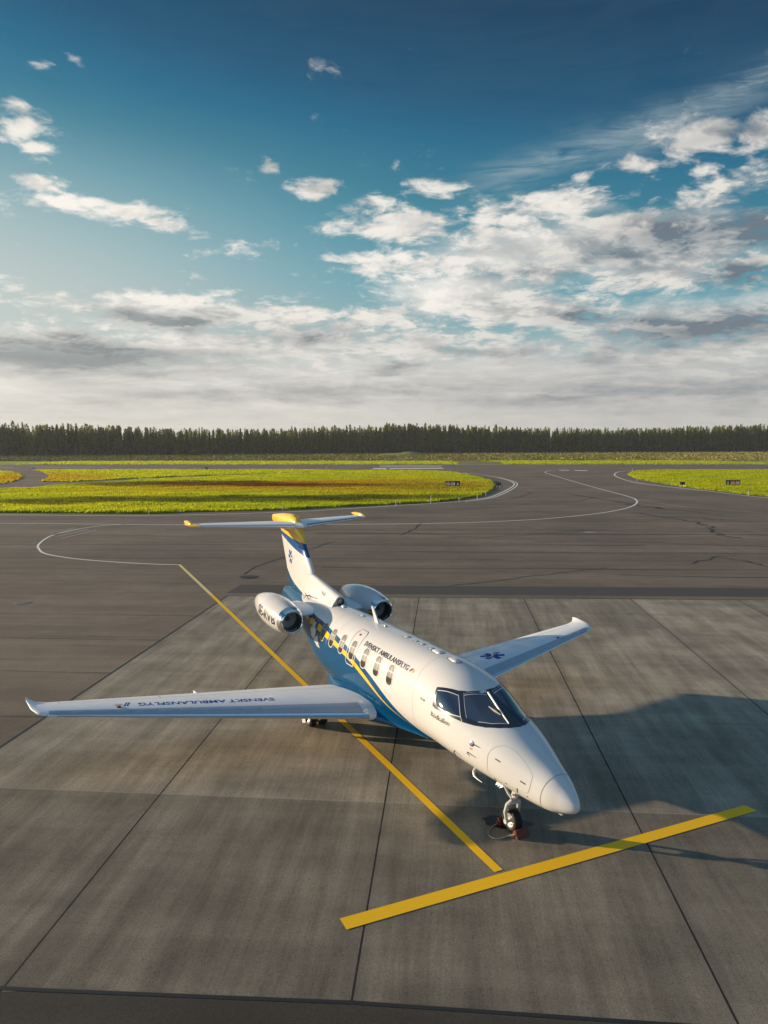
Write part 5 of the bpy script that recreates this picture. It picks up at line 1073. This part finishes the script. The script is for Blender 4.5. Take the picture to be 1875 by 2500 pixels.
def guard(x, y, label):
    r0 = empty('guard_light', (x, y, .012)); tag(r0, label, 'guard light', 'runway guard lights')
    mb = MB(); mb.box((0, 0, .66), (.86, .12, .50), bev=.03); mb.build('backboard', simple('guard_black', (.015, .015, .016), .5), r0)
    for sx_ in (-.21, .21):
        mb = MB(); mb.lathe([(0, .14), (.16, .14), (.16, .125), (.05, .125), (.05, .001)], (sx_, -.06, .68), (0, -1, 0), 20); l_ = mb.build('lamp_hood', M_BLK, r0, True)
        mb = MB(); mb.lathe([(.052, .12), (.075, .08), (.08, .001)], (sx_, -.06, .68), (0, -1, 0), 20); mb.build('lens', mat('amber_lens', (.30, .22, .10), .15)[0], l_, True)
    for sx_ in (-.25, .25):
        mb = MB(); mb.tube([(sx_, 0, 0), (sx_, 0, .45)], .03, 8); mb.box((sx_, 0, .012), (.2, .2, .02)); mb.build('leg', simple('leg_white', (.6, .58, .55), .5), r0)
guard(20.1, 128.3, 'black twin lamp guard light beside the tip of the big grass island'); guard(52.6, 128.8, 'black twin lamp guard light before the grass island at the right')
def box_unit(x, y, w_, h_, c, label):
    r0 = empty('marker_box', (x, y, .05)); tag(r0, label, 'marker box', 'marker boxes beside the runway')
    mb = MB(); mb.box((0, 0, h_ / 2 + .1), (w_, .6, h_), bev=.03); mb.build('housing', simple('box_paint', c, .5), r0)
    mb = MB(); mb.box((w_ * .18, -.303, h_ / 2 + .1), (w_ * .30, .01, h_ * .6)); mb.build('front_panel', simple('box_dark', (.25, .23, .20) if c[0] > .3 else (.04, .04, .04), .4), r0)
    mb = MB(); mb.box((-w_ * .46, -.303, h_ / 2 + .1), (.10, .012, h_ * .96)); mb.build('red_stripe', simple('box_red', (.35, .06, .04), .5), r0)
    for sx_ in (-.35, .35): mb = MB(); mb.tube([(sx_ * w_, 0, -.05), (sx_ * w_, 0, .12)], .05, 8); mb.build('leg', M_ALU, r0)
box_unit(-106, 221, 1.35, .85, (.62, .60, .56), 'white box at the runway above the curved service road'); box_unit(-52.4, 216.5, .85, .75, (.20, .17, .12), 'brown box at the runway in the middle of the far grass strip')
box_unit(-16.8, 213, .85, .85, (.66, .62, .58), 'small white box at the runway left of the white runway bars'); box_unit(1.2, 209, .85, 1.05, (.70, .68, .66), 'tall white box in front of the white runway bars')
def stake(x, y, h_, label):
    r0 = empty('edge_marker', (x, y, .012)); tag(r0, label, 'edge marker', 'edge markers along the taxiway')
    mb = MB(); mb.tube([(0, 0, 0), (.01, 0, h_)], .035, 8); mb.build('post', simple('marker_white', (.62, .60, .55), .5), r0)
    mb = MB(); mb.lathe([(0, .06), (.05, .07), (.10, .05), (.12, .001)], (.01, 0, h_), (0, 0, 1), 12); mb.build('lens', simple('marker_lens', (.10, .12, .30), .2, 0, .5, .5), r0, True)
    mb = MB(); mb.box((0, 0, .01), (.24, .24, .02)); mb.build('base', M_ALU, r0)
ST = [(-26.0, 80.6, .55, 'small white edge marker on the big island\'s near edge, leftmost of the row'), (-11.9, 85.4, .5, 'small white edge marker on the big island above the yellow tail'), (1.5, 91.9, .55, 'small white edge marker on the big island, first one right of the tail'), (6.1, 95.0, .95, 'tall leaning white edge marker at the near edge of the big island'), (10.2, 99.2, .5, 'small white edge marker between the tall marker and the bend of the big island'), (13.2, 103.2, .5, 'small white edge marker on the bend of the big island, nearer one'), (15.2, 109, .65, 'small white edge marker on the bend of the big island, farther one'), (17.8, 196.5, .7, 'small white edge marker at the far end of the big island'), (67.8, 199.8, .8, 'small white edge marker at the far end of the right island'), (51.7, 149.4, .6, 'small white edge marker at the left tip of the right island'), (54.0, 108.2, .6, 'small white edge marker at the near edge of the right island')]
for q in ST: stake(*q)

# ------------------------------------------------------------------ evening air: far trees fade a little
m = bpy.data.materials.new('haze'); m.use_nodes = True; t = NT(m.node_tree); t.n.remove(t.n['Principled BSDF'])
pv = t.new('ShaderNodeVolumePrincipled'); pv.inputs['Color'].default_value = (.92, .95, 1, 1); pv.inputs['Density'].default_value = .00010; pv.inputs['Anisotropy'].default_value = .2; t.l.new(pv.outputs[0], t.n['Material Output'].inputs['Volume'])
hb = MB(); hb.box((0, 4350, 14.5), (12100, 9400, 31)); hz_ = hb.build('haze', m); hz_['kind'] = 'stuff'
